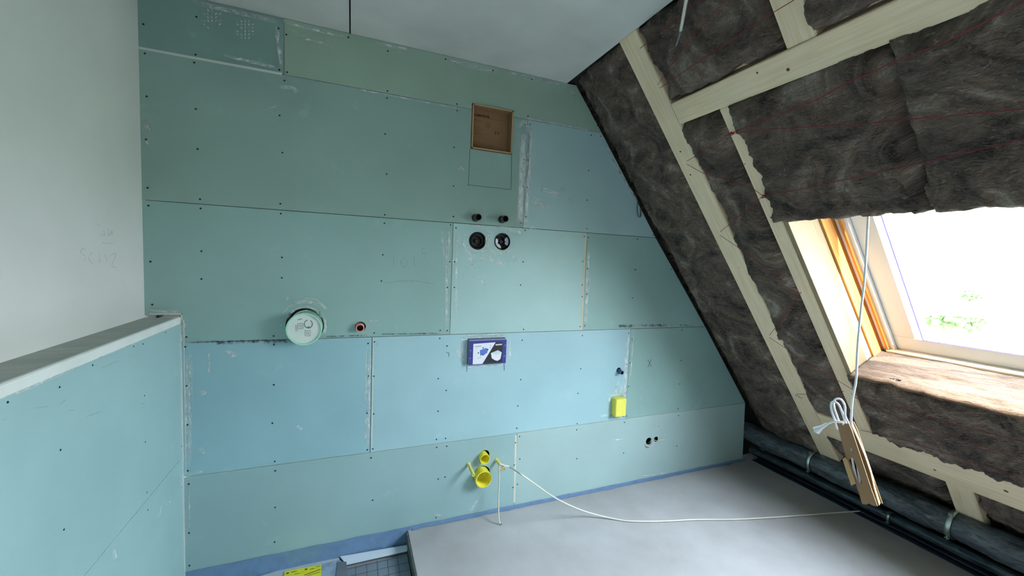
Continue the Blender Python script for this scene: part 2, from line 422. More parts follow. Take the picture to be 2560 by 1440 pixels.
cardb = [(xa, za), (xb, za), (xb, zB - G), (xa, zB - G)]
canlow = [p for p in H['can']]
def notch_poly_bottom(x0, x1, ztop, zbot, cx, cz, r):
    """bottom edge of a board with a round bite where the can passes"""
    dz = zbot - cz; w_ = math.sqrt(max(0, r * r - dz * dz)); return w_
cc = w2(762, 814); cr = .083; wv = math.sqrt(max(0, cr * cr - (zD + G - cc[1]) ** 2))
arc = []
a0 = math.atan2(zD + G - cc[1], -wv); a1 = math.atan2(zD + G - cc[1], wv)
# go from left intersection over the top to the right intersection
a0 = a0 if a0 > 0 else a0 + 2 * math.pi
for k in range(37):
    a = a0 + (a1 - a0) * k / 36; arc.append((cc[0] + cr * math.cos(a), cc[1] + cr * math.sin(a)))
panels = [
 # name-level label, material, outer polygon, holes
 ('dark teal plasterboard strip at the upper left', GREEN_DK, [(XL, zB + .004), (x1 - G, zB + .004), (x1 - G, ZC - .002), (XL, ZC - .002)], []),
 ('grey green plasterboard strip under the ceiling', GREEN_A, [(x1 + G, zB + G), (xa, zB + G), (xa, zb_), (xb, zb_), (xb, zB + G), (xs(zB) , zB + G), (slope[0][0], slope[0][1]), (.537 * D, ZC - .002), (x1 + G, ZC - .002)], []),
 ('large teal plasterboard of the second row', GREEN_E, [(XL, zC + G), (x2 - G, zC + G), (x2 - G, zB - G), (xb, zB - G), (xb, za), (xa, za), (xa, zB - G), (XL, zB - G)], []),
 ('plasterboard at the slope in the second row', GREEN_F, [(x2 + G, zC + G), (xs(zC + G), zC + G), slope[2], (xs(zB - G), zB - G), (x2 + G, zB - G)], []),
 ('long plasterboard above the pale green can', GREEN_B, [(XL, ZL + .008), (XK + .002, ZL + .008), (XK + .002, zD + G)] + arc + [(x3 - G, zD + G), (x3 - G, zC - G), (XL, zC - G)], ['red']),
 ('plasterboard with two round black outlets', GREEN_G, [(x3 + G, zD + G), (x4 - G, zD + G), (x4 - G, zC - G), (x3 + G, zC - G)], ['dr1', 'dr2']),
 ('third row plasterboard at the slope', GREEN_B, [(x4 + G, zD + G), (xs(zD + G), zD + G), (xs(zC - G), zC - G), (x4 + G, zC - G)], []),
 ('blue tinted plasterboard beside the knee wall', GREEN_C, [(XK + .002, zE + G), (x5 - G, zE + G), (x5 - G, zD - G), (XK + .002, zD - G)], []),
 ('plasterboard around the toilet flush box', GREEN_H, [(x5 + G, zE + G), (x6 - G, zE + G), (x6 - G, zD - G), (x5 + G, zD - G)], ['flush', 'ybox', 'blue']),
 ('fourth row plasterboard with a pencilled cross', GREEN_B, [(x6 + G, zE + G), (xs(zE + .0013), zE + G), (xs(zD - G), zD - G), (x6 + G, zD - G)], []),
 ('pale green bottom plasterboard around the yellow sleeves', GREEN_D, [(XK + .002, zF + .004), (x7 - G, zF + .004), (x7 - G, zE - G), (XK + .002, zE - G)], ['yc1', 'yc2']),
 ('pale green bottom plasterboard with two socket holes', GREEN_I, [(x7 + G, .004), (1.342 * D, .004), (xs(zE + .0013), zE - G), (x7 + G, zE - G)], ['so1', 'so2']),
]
# the can bites the lower board too
PO = []
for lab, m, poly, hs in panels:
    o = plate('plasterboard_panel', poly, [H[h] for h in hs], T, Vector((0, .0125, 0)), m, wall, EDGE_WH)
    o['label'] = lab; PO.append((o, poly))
# screws
SC = []
for s, ox, oy, lst in ((2, 0, 0, "717,121 982,84 1393,142 724,267 978,273 1397,349 1431,173 1435,361 971,313 1422,403 733,482 979,545 1398,577 730,697 988,745 1412,763 738,939 1000,996 1402,1019 742,1028 1003,1042 1404,1068 1007,1256 1410,1287 752,1308 1007,1395 1409,1389"),
    (2, 860, 0, "22,187 219,255 508,296 744,352 939,397 1194,463 217,455 215,490 565,520 566,553 920,580 206,670 551,737 213,870 548,930 204,1074 547,1083 202,1116 533,1125 560,1139 906,623 931,622 899,796 920,800 895,932 916,937 910,1083 886,1115 905,1152 1236,676 1284,681 1223,853 1380,863 1216,1001 1214,1142 1202,1182 1222,1188 1467,1196 1545,1175 1266,628 194,1274 187,1405 529,1309 553,1309 896,1309 883,1425 1194,1307 1217,1344 1191,1424 1457,1349 517,1437 552,1437 1635,1345"),
    (2, 0, 720, "761,83 932,245 926,294 1368,240 1370,283 1369,484 934,489 938,684 1362,676 939,914 944,980 1374,867 1376,914 1376,1097 945,1225 1373,1270 947,1388"),
    (2, 860, 720, "151,225 121,277 152,269 481,212 479,252 515,290 516,213 898,207 891,261 1191,43 1213,30 1443,50 1181,193 1203,189 1192,238 1434,186 1423,226 1440,256 1690,210 122,440 149,441 471,453 511,512 884,458 1184,403 1169,527 1413,381 1430,375 1405,526 1423,492 1413,640 1398,642 869,589 470,616 115,626 148,630 864,701 878,743 1166,678 1163,709 1402,672 508,752 514,791 462,757 463,797 117,809 144,805 136,849 857,773 879,855 851,885 867,981 845,997 505,945 471,955 143,1061 460,1148 1164,853 1398,825 1663,790 1673,638 1670,604 1686,362 1678,480")):
    for q in lst.split():
        a, b = q.split(','); SC.append((ox + int(a) / s, oy + int(b) / s))
sp = lathe('screw', [(.0010, 0), (.0008, .0010), (.0016, .0013), (.0014, .0033), (.0002, .0038)], SCREW, Vector((0, 0, 0)), seg=14)
SCME = sp.data; bpy.data.objects.remove(sp)
def put_screw(par, co, rot=None):
    o = bpy.data.objects.new('screw', SCME); COL.objects.link(o); o.location = co
    if rot: o.rotation_euler = rot
    o.parent = par
for px, py in SC:
    x, z = w2(px, py)
    for o, poly in PO:
        if inside((x, z), poly): put_screw(o, (x, D, z)); break

# ---- strokes of filler, pencil, dirt laid on a surface
def stroke_mesh(name, strokes, m, fn, parent=None, seg=10):
    """strokes: list of (list of points in px, width in px); fn maps px to a 3D point just off the surface"""
    bm = bmesh.new(); uvl = bm.loops.layers.uv.new('UVMap'); fa = bm.verts.layers.float.new('fade')
    for pts, wd in strokes:
        pp = [Vector((p[0], p[1], 0)) for p in pts]
        if len(pp) > 2: pp = smooth_pts(pp, 5)
        else: pp = [pp[0].lerp(pp[1], k / seg) for k in range(seg + 1)]
        n = len(pp); rows = []; ru = random.uniform(0, 50); d = 0
        for i, p in enumerate(pp):
            t = (pp[min(i + 1, n - 1)] - pp[max(i - 1, 0)]).normalized(); s = Vector((-t.y, t.x, 0))
            if i: d += (p - pp[i - 1]).length
            e = min(1, i / (n * .12 + .01), (n - 1 - i) / (n * .12 + .01)); e = .25 + .75 * e if wd <= 1.6 else e
            row = []
            for q, f in ((-1, 0 if wd > 1.6 else 1), (-.5, 1), (0, 1), (.5, 1), (1, 0 if wd > 1.6 else 1)):
                v3 = p + s * (q * wd / 2); v = bm.verts.new(fn(v3.x, v3.y)); v[fa] = f * e; row.append((v, (ru + d / 100, ru + q * wd / 200)))
            rows.append(row)
        for a, b in zip(rows, rows[1:]):
            for k in range(4):
                f = bm.faces.new((a[k][0], a[k + 1][0], b[k + 1][0], b[k][0]))
                for l, src in zip(f.loops, (a[k], a[k + 1], b[k + 1], b[k])): l[uvl].uv = src[1]
    return obj(name, bm, m, parent)
def ow(px, py): return onwall(px, py, .0006)
def ow2(px, py): return onwall(px, py, .0009)
PP = [o for o, _ in PO]
def arcpts(cx, cy, r, a0, a1, n=6, sy=1): return [(cx + r * math.cos(math.radians(a0 + (a1 - a0) * k / n)), cy - sy * r * math.sin(math.radians(a0 + (a1 - a0) * k / n))) for k in range(n + 1)]
# joint filler, bright lines and bands
stroke_mesh('filler_line', [([(346, 119), (705, 185)], 6)], EDGE_WH, ow, PP[0])
stroke_mesh('filler_smear', [([(480, 6), (703, 55)], 14), ([(560, 22), (690, 50)], 8), ([(690, 60), (704, 170)], 14), ([(560, 138), (700, 172)], 10)], PLASTER, ow, PP[0])
def boot(cx, cy, sc, part):
    st = []
    for r in range(6):
        for c in range(5):
            if random.random() < part: continue
            x = cx + (c - 2) * 9 * sc; y = cy + (r - 3) * 8 * sc
            if abs(c - 2) == 2 and r in (0, 5): continue
            a = (c - 2) * 28 + 90; dx, dy = 3.6 * sc * math.cos(math.radians(a)), 3.2 * sc * math.sin(math.radians(a))
            st.append(([(x - dx, y - dy), (x, y), (x + dx, y + dy)], 3.2 * sc))
    return st
stroke_mesh('boot_print', boot(530, 52, 1.1, .3) + boot(613, 78, 1.05, .08), PLASTER_S, ow, PP[0])
stroke_mesh('filler_smear', [([(715, 56), (860, 92)], 10), ([(935, 107), (1035, 126)], 9), ([(1110, 148), (1245, 182)], 12), ([(1260, 180), (1415, 214)], 9), ([(1300, 188), (1370, 204)], 5),
    ([(748, 94), (800, 106), (835, 118)], 7), ([(1470, 228), (1500, 318)], 7), ([(1285, 290), (1498, 330)], 5), ([(1424, 228), (1438, 238)], 10), ([(725, 70), (760, 100)], 5)], PLASTER, ow, PP[1])
stroke_mesh('filler_smear', [([(1294, 320), (1318, 312), (1314, 440), (1303, 566)], 12), ([(1311, 325), (1306, 440), (1297, 560)], 9), ([(1303, 400), (1297, 560)], 10),
    ([(860, 216), (1170, 276)], 5), ([(700, 217), (735, 220), (740, 232)], 12), ([(655, 278), (700, 262)], 4), ([(360, 300), (375, 330)], 18), ([(1145, 415), (1162, 430)], 12), ([(362, 350), (372, 366)], 10), ([(800, 300), (812, 278)], 3)], PLASTER, ow, PP[2])
stroke_mesh('filler_band', [([(1309, 330), (1304, 450), (1299, 562)], 16)], PLASTER_S, ow2, PP[2])
stroke_mesh('filler_band', [([(1325, 314), (1320, 440), (1312, 566)], 17)], PLASTER_S, ow, PP[3])
stroke_mesh('filler_smear', [([(1350, 470), (1400, 490)], 16), ([(1330, 500), (1370, 520)], 22), ([(1420, 496), (1430, 502)], 8), ([(1320, 566), (1345, 572)], 12), ([(1400, 470), (1412, 474)], 9), ([(1505, 345), (1555, 440), (1600, 510)], 6)], PLASTER, ow, PP[3])
ring_s = [(arcpts(762, 814, 47, 20, 160), 8), (arcpts(762, 812, 58, 60, 130), 9), (arcpts(762, 812, 66, 35, 80), 8), (arcpts(762, 814, 52, -25, 35), 10), (arcpts(762, 812, 60, 130, 190), 6), (arcpts(764, 812, 66, 60, 100), 5), ([(716, 748), (722, 745)], 9), ([(720, 770), (740, 755)], 5)]
stroke_mesh('filler_smear', ring_s + [([(372, 777), (448, 779)], 9), ([(458, 800), (460, 850)], 12), ([(462, 800), (466, 838)], 5), ([(1118, 575), (1116, 830)], 8), ([(1122, 572), (1120, 700)], 8), ([(920, 803), (945, 800)], 6), ([(1103, 575), (1110, 640)], 6)], PLASTER, ow, PP[4])
stroke_mesh('filler_edge', [([(374, 785), (450, 785), (454, 790), (455, 852)], 3.0)], EDGE_WH, ow, PP[4])
rr = []
for cx, cy, r in ((1194, 603, 29), (1256, 605, 29)):
    rr += [(arcpts(cx, cy, r, 200, 340), 7), (arcpts(cx, cy, r + 8, 30, 110), 8), (arcpts(cx, cy, r + 7, 150, 260), 6)]
stroke_mesh('filler_smear', rr + [([(1146, 580), (1142, 640), (1140, 800)], 8), ([(1170, 645), (1185, 660)], 18), ([(1210, 640), (1200, 655)], 12), ([(1235, 650), (1262, 662)], 14), ([(1285, 570), (1305, 585)], 14), ([(1282, 640), (1290, 650)], 10), ([(1230, 580), (1215, 600), (1222, 640), (1240, 655)], 9), ([(1195, 690), (1215, 716)], 4), ([(1180, 660), (1190, 672)], 8)], PLASTER, ow, PP[5])
stroke_mesh('filler_line', [([(1464.5, 587), (1453.5, 825)], 5)], mat('ochre_edge', srgb(196, 194, 170), .8), ow, PP[5])
stroke_mesh('filler_smear', [([(1473, 592), (1464, 820)], 9), ([(1475, 690), (1470, 740)], 6), ([(1560, 811), (1740, 814)], 4)], PLASTER, ow, PP[6])
stroke_mesh('dirt_smear', [([(1545, 815), (1590, 815)], 8), ([(1600, 814), (1670, 813)], 7), ([(1700, 813), (1720, 813)], 5)], DIRT, ow2, PP[6])
stroke_mesh('dirt_smear', [([(458, 856), (760, 849)], 6), ([(530, 858), (600, 856)], 9), ([(655, 856), (740, 852)], 10), ([(600, 856), (650, 854)], 7)], DIRT, ow2, PP[7])
stroke_mesh('dirt_smear', [([(735, 846), (765, 843)], 7), ([(800, 842), (920, 838)], 4), ([(940, 836), (1110, 833)], 4)], DIRT, ow2, PP[4])
stroke_mesh('filler_smear', [([(476, 870), (474, 1170)], 14), ([(468, 870), (464, 1175)], 10), ([(521, 880), (523, 938)], 9), ([(560, 878), (590, 885), (575, 892)], 12), ([(918, 860), (916, 1000)], 9), ([(924, 870), (920, 1120)], 12), ([(917, 1020), (914, 1110)], 7), ([(500, 985), (520, 978)], 14), ([(740, 1062), (756, 1074)], 10), ([(500, 1120), (512, 1135)], 14), ([(465, 1185), (510, 1178)], 6), ([(475, 940), (480, 1060)], 4)], PLASTER, ow, PP[7])
stroke_mesh('filler_edge', [([(459.5, 800), (461, 950), (465, 1184)], 2.4)], EDGE_WH, ow2, PP[7])
stroke_mesh('filler_line', [([(934, 846), (929, 1120)], 3.5)], EDGE_WH, ow, PP[8])
stroke_mesh('filler_smear', [([(1160, 842), (1160, 915)], 16), ([(1140, 870), (1165, 912)], 16), ([(1162, 840), (1268, 836)], 8), ([(1150, 920), (1262, 913)], 7), ([(1274, 848), (1274, 900)], 8), ([(1180, 842), (1262, 839)], 7),
    ([(1541, 955), (1540, 985)], 6), ([(1556, 960), (1552, 990)], 10), ([(1522, 988), (1562, 984)], 6), ([(1560, 985), (1560, 1040)], 10), ([(1524, 985), (1523, 1030)], 6), ([(1567, 850), (1560, 1040)], 9), ([(1500, 1040), (1530, 1036)], 5), ([(1546, 952), (1538, 972)], 7), ([(944, 850), (942, 866)], 5)], PLASTER, ow, PP[8])
stroke_mesh('filler_line', [([(1573, 826), (1565, 930), (1557, 1044)], 5)], PLASTER_S, ow2, PP[8])
stroke_mesh('filler_smear', [([(1762, 1005), (1765, 1014)], 6), ([(1585, 830), (1575, 950)], 4)], PLASTER, ow, PP[9])
stroke_mesh('filler_line', [([(1290, 1088), (1285.5, 1256)], 4.5)], mat('pale_edge', srgb(214, 212, 196), .8), ow, PP[10])
stroke_mesh('filler_smear', [([(1634, 1066), (1637, 1066)], 5), ([(1645, 1066), (1648, 1066)], 5), ([(1535, 1100), (1560, 1098)], 5), ([(1590, 1192), (1680, 1180)], 4)], PLASTER, ow, PP[11])
stroke_mesh('filler_smear', [([(1165, 1166), (1180, 1180)], 6), ([(1200, 1240), (1175, 1280)], 7), ([(1085, 1285), (1105, 1288)], 5), ([(473, 1200), (474, 1320)], 4)], PLASTER, ow, PP[10])
# pencil
stroke_mesh('pencil_line', [([(1175, 372), (1171, 463)], 1.3), ([(1279.5, 386), (1277.5, 474)], 1.3), ([(1168, 462), (1278, 474)], 1.3)], PENCIL, ow2, PP[2])
stroke_mesh('pencil_writing', [([(983, 640), (986, 668)], 1.4), ([(1010, 642), (1002, 655), (1008, 668), (1018, 660), (1012, 644)], 1.4), ([(1035, 640), (1037, 670)], 1.4), ([(1066, 620), (1056, 622), (1056, 632), (1064, 632), (1062, 642), (1055, 645)], 1.4), ([(958, 708), (1000, 703), (1045, 703), (1085, 711)], 1.5)], PENCILF, ow2, PP[4])
stroke_mesh('pencil_line', [([(724, 781), (724, 789)], 1.3), ([(800, 778), (799, 787)], 1.3), ([(793, 787), (806, 787)], 1.0)], PENCIL, ow2, PP[4])
stroke_mesh('pencil_line', [([(1167.5, 915), (1167.5, 929)], 1.3), ([(1260.5, 908), (1260.5, 926)], 1.3), ([(1115, 882), (1122, 882), (1122, 892)], 1.0)], PENCIL, ow2, PP[8])
stroke_mesh('pencil_cross', [([(1619, 899), (1629, 917)], 1.2), ([(1628, 898), (1620, 918)], 1.2)], PENCIL, ow2, PP[9])

# ---- knee wall with ledge, left
kw = struct(empty('wall_knee', (XK, 0, 0)))
zk = .557
def TK(y, z): return Vector((XK, y, z))
k1 = plate('plasterboard_panel', [(YF, zk + G), (D - .001, zk + G), (D - .001, ZL - .030), (YF, ZL - .030)], [], TK, Vector((-.0125, 0, 0)), GREEN_K, None, EDGE_WH)
k2 = plate('plasterboard_panel', [(YF, ZB), (D - .001, ZB), (D - .001, zk - .0004), (YF, zk - .0004)], [], TK, Vector((-.0125, 0, 0)), GREEN_K, None, EDGE_WH)
k1['label'] = 'upper board of the knee wall'; k2['label'] = 'lower board of the knee wall'
for k in (k1, k2): reparent(k, kw)
lip = reparent(obj('ledge_edge', box_bm((XK - .012, YF, ZL - .030), (XK + .001, D - .001, ZL), .002), mat('ledge_white', srgb(228, 234, 232), .6)), kw); lip['label'] = 'white edge of the ledge'
led = reparent(obj('ledge_top', box_bm((XL, YF, ZL - .03), (XK - .0122, D - .001, ZL - .001)), GREYLEDGE), kw); led['label'] = 'grey dusty ledge top'
reparent(obj('core', box_bm((XK - .04, YF, ZB), (XK - .014, D, ZL - .031)), DARK), kw)
KS = [(297, 496), (302, 810), (319, 1208), (38, 571), (722, 538), (463, 386), (726, 770), (734, 1022), (738, 1110), (715, 280), (668, 292), (826, 222), (904, 372), (907, 562), (909, 792)]
for a, b in KS:
    p = onx(a / 2, 720 + b / 2, XK)
    if p.y > D - .01: continue
    o = bpy.data.objects.new('screw', SCME); COL.objects.link(o); o.parent = k1 if p.z > zk else k2
    o.matrix_parent_inverse = Matrix.Identity(4)
    o.location = p; o.rotation_euler = (0, 0, math.pi / 2); o.scale = (.7, .7, .7)
def ok_(px, py): return onx(px, py, XK + .0006)
s_ = stroke_mesh('filler_smear', [([(357, 1008), (359, 1019)], 6), ([(403, 1262), (399, 1294)], 5), ([(423, 1250), (425, 1258)], 4), ([(404, 1258), (408, 1264)], 4), ([(10, 990), (60, 975), (200, 912)], 9), ([(240, 895), (330, 860)], 6), ([(450, 1185), (456, 1220)], 8), ([(283, 1372), (290, 1400)], 12)], PLASTER, ok_, k1)
s_ = stroke_mesh('scratch', [([(85, 1020), (130, 1015)], 1.6), ([(150, 1012), (165, 998)], 1.4), ([(170, 1027), (188, 1024)], 1.4), ([(215, 1042), (255, 1028)], 1.4), ([(250, 922), (300, 900)], 1.4), ([(5, 1050), (18, 1046)], 1.4)], PENCILF, ok_, k1)
def ol(px, py): return onx(px, py, XL + .0008)
wl_ = bpy.data.objects['wall_left']
stroke_mesh('pencil_writing', [([(240, 560), (255, 566)], 1.4), ([(250, 585), (262, 590), (258, 572)], 1.4), ([(270, 570), (272, 590), (280, 575), (279, 590)], 1.4), ([(253, 607), (286, 609)], 1.3),
    ([(216, 625), (205, 622), (203, 634), (214, 640), (208, 655)], 1.4), ([(232, 628), (222, 645), (232, 660)], 1.4), ([(248, 632), (250, 658)], 1.4), ([(262, 635), (268, 655)], 1.4), ([(275, 640), (290, 634), (280, 665), (294, 668)], 1.4)], PENCILF, ol, wl_)
# dark gap and small conduit in the notch
tag(obj('conduit', (lambda b: (add_tube(b, [(onwall(397, 789).x, D + .03, ZL + .004), (onwall(397, 789).x, D - .012, ZL + .003)], .006, 12), b)[1])(bmesh.new()), BLACKP), 'short black conduit stub in the gap behind the ledge', 'conduit')

# ---- blue sealing membrane along the wall foot
bm = bmesh.new()
def strip(bm, pts_a, pts_b):
    va = [bm.verts.new(p) for p in pts_a]; vb = [bm.verts.new(p) for p in pts_b]
    for i in range(len(va) - 1): bm.faces.new((va[i], va[i + 1], vb[i + 1], vb[i]))
    return va, vb
N_ = 120
xs_ = [XK + .003 + (1.36 * D - XK) * 0 + (2.86 - XK) * k / N_ for k in range(N_ + 1)]
top = [Vector((x, D - .003, .018 + .004 * noise.noise(Vector((x * 9, 0, 0))))) for x in xs_]
mid = [Vector((x, D - .004, (ZB + .004 if x < XS else .003))) for x in xs_]
fr = [Vector((x, D - (.018 if x < XS else .014) - .010 * noise.noise(Vector((x * 14, 3, 0))), (ZB + .003 if x < XS else .002))) for x in xs_]
strip(bm, top, mid); strip(bm, mid, fr)
bmesh.ops.recalc_face_normals(bm, faces=bm.faces)
mb = obj('sealing_strip', bm, TAPEB); tag(mb, 'blue sealing strip along the foot of the plasterboard wall', 'sealing strip')
sm = mb.modifiers.new('s', 'SOLIDIFY'); sm.thickness = .002
bm = bmesh.new(); ys_ = [D - .02 - k * .05 for k in range(80)]
xe = 2.935
a = [Vector((xe - .012 + .010 * noise.noise(Vector((y * 5, 1, 0))), y, .0025)) for y in ys_]
b = [Vector((xe + .035 + .012 * noise.noise(Vector((y * 4, 7, 0))), y, .006)) for y in ys_]
c = [Vector((xe + .06, y, .014 + .008 * noise.noise(Vector((y * 6, 9, 0))))) for y in ys_]
strip(bm, a, b); strip(bm, b, c)
mb = obj('edge_film', bm, mat('navy_film', srgb(22, 32, 52), .4, var=.2, bump=.4), None, True); tag(mb, 'navy film strip along the right edge of the screed', 'film strip')
sm = mb.modifiers.new('s', 'SOLIDIFY'); sm.thickness = .0015

# ---- lower floor: grid mat, white strips, sticker
bm = bmesh.new()
gx0, gx1, gy0, gy1 = -.03, XS - .012, 1.55, 2.03
bm_box(bm, Vector((gx0, gy0, ZB + .001)), Vector((gx1 - gx0, 0, 0)), Vector((0, gy1 - gy0, 0)), Vector((0, 0, .012)))
gm = obj('heating_mat', bm, GALV); tag(gm, 'grey insulation mat with a printed grid on the lower floor', 'insulation mat')
bm = bmesh.new()
for k in range(7): bm_box(bm, Vector((gx0 + .02 + k * .05, gy0, ZB + .0131)), Vector((.0022, 0, 0)), Vector((0, gy1 - gy0, 0)), Vector((0, 0, .0004)))
for k in range(10): bm_box(bm, Vector((gx0, gy0 + .02 + k * .05, ZB + .0131)), Vector((gx1 - gx0, 0, 0)), Vector((0, .0022, 0)), Vector((0, 0, .0004)))
obj('grid_print', bm, mat('grid_maroon', srgb(82, 56, 74), .6), gm)
def film(name, px, z, m, label, th=.004, cat='strip'):
    bm = bmesh.new(); vs = [bm.verts.new(onfloor(*p, z)) for p in px]; f = bm.faces.new(vs); bm.normal_update()
    if f.normal.z < 0: f.normal_flip()
    r = bmesh.ops.extrude_face_region(bm, geom=[f])
    for v in [x for x in r['geom'] if isinstance(x, bmesh.types.BMVert)]: v.co.z -= th
    bmesh.ops.recalc_face_normals(bm, faces=bm.faces)
    return tag(obj(name, bm, m), label, cat)
film('edge_strip', [(850, 1391), (1019, 1362), (1018, 1377), (866, 1411)], ZB + .022, FILMW, 'white edge strip lying beside the grid mat')
film('edge_strip', [(610, 1452), (700, 1425), (848, 1394), (850, 1402), (760, 1425), (640, 1462)], ZB + .016, mat('film_grey', srgb(176, 186, 194), .4, bump=.4), 'long crumpled pale film strip against the blue strip')
film('plastic_sheet', [(800, 1412), (848, 1399), (866, 1412), (862, 1470), (790, 1470)], ZB + .020, mat('film_blue', srgb(140, 158, 178), .25, var=.25, scale=20, bump=.8, bscale=25), 'crumpled translucent film between sticker and grid mat', cat='plastic sheet')
film('plastic_sheet', [(844, 1404), (866, 1404), (870, 1470), (838, 1470)], ZB + .024, mat('film_dark', srgb(104, 112, 122), .3, var=.2), 'narrow grey film fold at the left end of the grid mat', cat='plastic sheet')
stk = film('warning_sticker', [(712, 1428), (804, 1411), (800, 1500), (700, 1500)], ZB + .021, mat('sticker_yellow', srgb(218, 214, 40), .5, var=.02), 'yellow warning sticker on the film at the lower left', .0015, 'sticker')
def ofl(px, py): return onfloor(px, py, ZB + .0215)
stroke_mesh('sticker_print', [([(760, 1438), (802, 1423)], 1.5), ([(728, 1431), (742, 1428)], 1.3), ([(775, 1423), (785, 1421)], 1.3), ([(790, 1417), (802, 1414)], 1.0), ([(735, 1436), (748, 1433)], 1.0), ([(716, 1434), (722, 1432)], 3), ([(762, 1424), (768, 1422)], 3), ([(765, 1440), (800, 1430)], 1.0)], mat('sticker_ink', srgb(60, 62, 20), .6), ofl, stk)

# ------------------------------------------------------------------ THE SLOPE: deck, timbers, glass wool
deck = empty('wall_right'); struct(deck)
def deckbox(u0, u1, y0, y1):
    bm = timber_bm(u0, u1, y0, y1, .345, .375, 'u', 0); o = obj('roof_deck', bm, DARK); o.parent = deck
deckbox(-1.0, .90, YF - .1, D + .3); deckbox(2.0, 3.6, YF - .1, D + .3)
deckbox(.90, 2.0, 1.16, D + .3); deckbox(.90, 2.0, 1.16 + DW2, -.02); deckbox(.90, 2.0, YF - .1, -.02 + DW2)
struct(obj('wall_eaves', box_bm((3.25, YF, -.16), (3.35, D + .1, .75)), FOILB))
floor_e = obj('eaves_film', box_bm((2.985, YF, -.02), (3.26, D + .07, -.004)), FOILB); tag(floor_e, 'black film lying under the wrapped pipes at the eaves', 'film')

def timber(name, u0, u1, y0, y1, t0, t1, along, label, group=None, knots=()):
    o = tag(obj(name, timber_bm(u0, u1, y0, y1, t0, t1, along), WOOD), label, 'timber', group)
    for k, (px, py, r) in enumerate(knots):
        p = onroof(px, py, t0 - .0004); kn = lathe('knot', [(0, r), (.0004, r * .55), (.0004, 0)], KNOT, p, -NU, o, 12)
    return o
timber('rafter', 0.0, 2.86, 1.515, 1.632, 0, .16, 'u', 'long bare rafter nearest the green wall, running full height', 'rafters of the slope', [(1701, 379, .005), (1726, 437, .005), (1848, 669, .003)])
timber('rafter', .461, 2.40, 1.236, 1.300, 0, .16, 'u', 'bare rafter along the left side of the roof window', 'rafters of the slope', [(1929, 544, .006), (1862, 410, .003)])
timber('rafter', .003, .356, .885, .980, 0, .16, 'u', 'short rafter stub above the horizontal beam at the top', 'rafters of the slope')
timber('rafter', 2.612, 3.0, .885, .985, .012, .16, 'u', 'short rafter stub below the trimmer, behind the wrapped pipe', 'rafters of the slope')
timber('beam', .357, .460, YF, 1.514, -.004, .15, 'y', 'broad horizontal beam crossing the slope above the window', None, [(1893, 182, .004), (1970, 174, .006)])
timber('trimmer', 2.402, 2.610, YF, 1.514, 0, .15, 'y', 'horizontal trimmer below the window, partly covered by glass wool', None, [(2337, 1175, .006), (2515, 1228, .008)])

# window
gm_, nt, b = new_mat('glass'); N = nt.nodes; L = nt.links
tr = N.new('ShaderNodeBsdfTransparent'); tr.inputs[0].default_value = (.93, .96, .96, 1); gl = N.new('ShaderNodeBsdfGlossy'); gl.inputs[1].default_value = .02
fr_ = N.new('ShaderNodeFresnel'); mx = N.new('ShaderNodeMixShader'); mx.inputs[0].default_value = .05; N.remove(fr_); L.new(tr.outputs[0], mx.inputs[1]); L.new(gl.outputs[0], mx.inputs[2])
L.new(mx.outputs[0], N['Material Output'].inputs[0])
WL = 1.215; WR = -.03; UT = .90; UB = 2.03
def window(idx, dy):
    win = struct(empty('window_%d' % idx, RP(1.45, .7 + dy, .25)))
    kids = []
    def wpart(name, bm, m, lab=None):
        for v in bm.verts: v.co.y += dy
        o = reparent(obj(name, bm, m), win)
        if lab: o['label'] = lab
        return o
    wpart('reveal_plank', timber_bm(UT - .1, UB, WL, WL + .019, .004, .18, 'u', .001), WOODP, 'cream pine plank lining the left reveal')
    wpart('reveal_batten', timber_bm(UT - .1, UB + .03, WL - .010, WL + .02, .182, .272, 'u', .001), WOODO, 'orange pine strip of the left reveal')
    wpart('reveal_plank', timber_bm(UT - .1, UB, WR - .019, WR, .004, .27, 'u', .001), WOODP)
    wpart('head_plank', timber_bm(UT - .03, UT - .01, WR, WL, .03, .27, 'y', .001), WOODP)
    # outer frame bars (painted) and stepped inner sash
    def ring(name, u0, u1, y0, y1, wd, t0, t1, m, lab=None):
        bm = bmesh.new()
        for a in ((u0, u0 + wd, y0, y1), (u1 - wd, u1, y0, y1), (u0 + wd, u1 - wd, y0, y0 + wd), (u0 + wd, u1 - wd, y1 - wd, y1)):
            b2 = timber_bm(*a, t0, t1, 'u', .002); me = bpy.data.meshes.new('t'); b2.to_mesh(me); b2.free(); bm.from_mesh(me)
        if not bm.loops.layers.uv: pass
        return wpart(name, bm, m, lab)
    ring('outer_frame', UT, UB + .035, WR, WL - .010, .052, .262, .34, FRAMEW, 'white outer frame')
    ring('lining_step', UT + .02, UB + .012, WR + .02, WL - .030, .014, .248, .262, WOODO, 'pine step of the frame')
    ring('sash', UT + .053, UB - .020, WR + .053, WL - .064, .088, .280, .335, FRAMEW, 'white sash')
    ring('gasket', WU0 - .004, WU1 + .002, WY0 - .02, WY1 + .003, .005, .277, .284, GASKET, 'purple grey glazing gasket')
    wpart('bottom_rail', timber_bm(UB - .028, UB - .002, WR, WL - .03, .245, .262, 'y', .002), mat('rail_cream', srgb(236, 220, 186), .5), 'cream wooden rail under the sash')
    wpart('glass_pane', timber_bm(WU0, WU1, WY0 - .02, WY1, .300, .304, 'u', 0), gm_)
    hd = wpart('handle_bar', timber_bm(UT + .07, UT + .09, .4, .9, .25, .265, 'y', .004), METAL)


window(1, 0)
window(2, DW2)  # invented window out of view, there only to bring in fill light

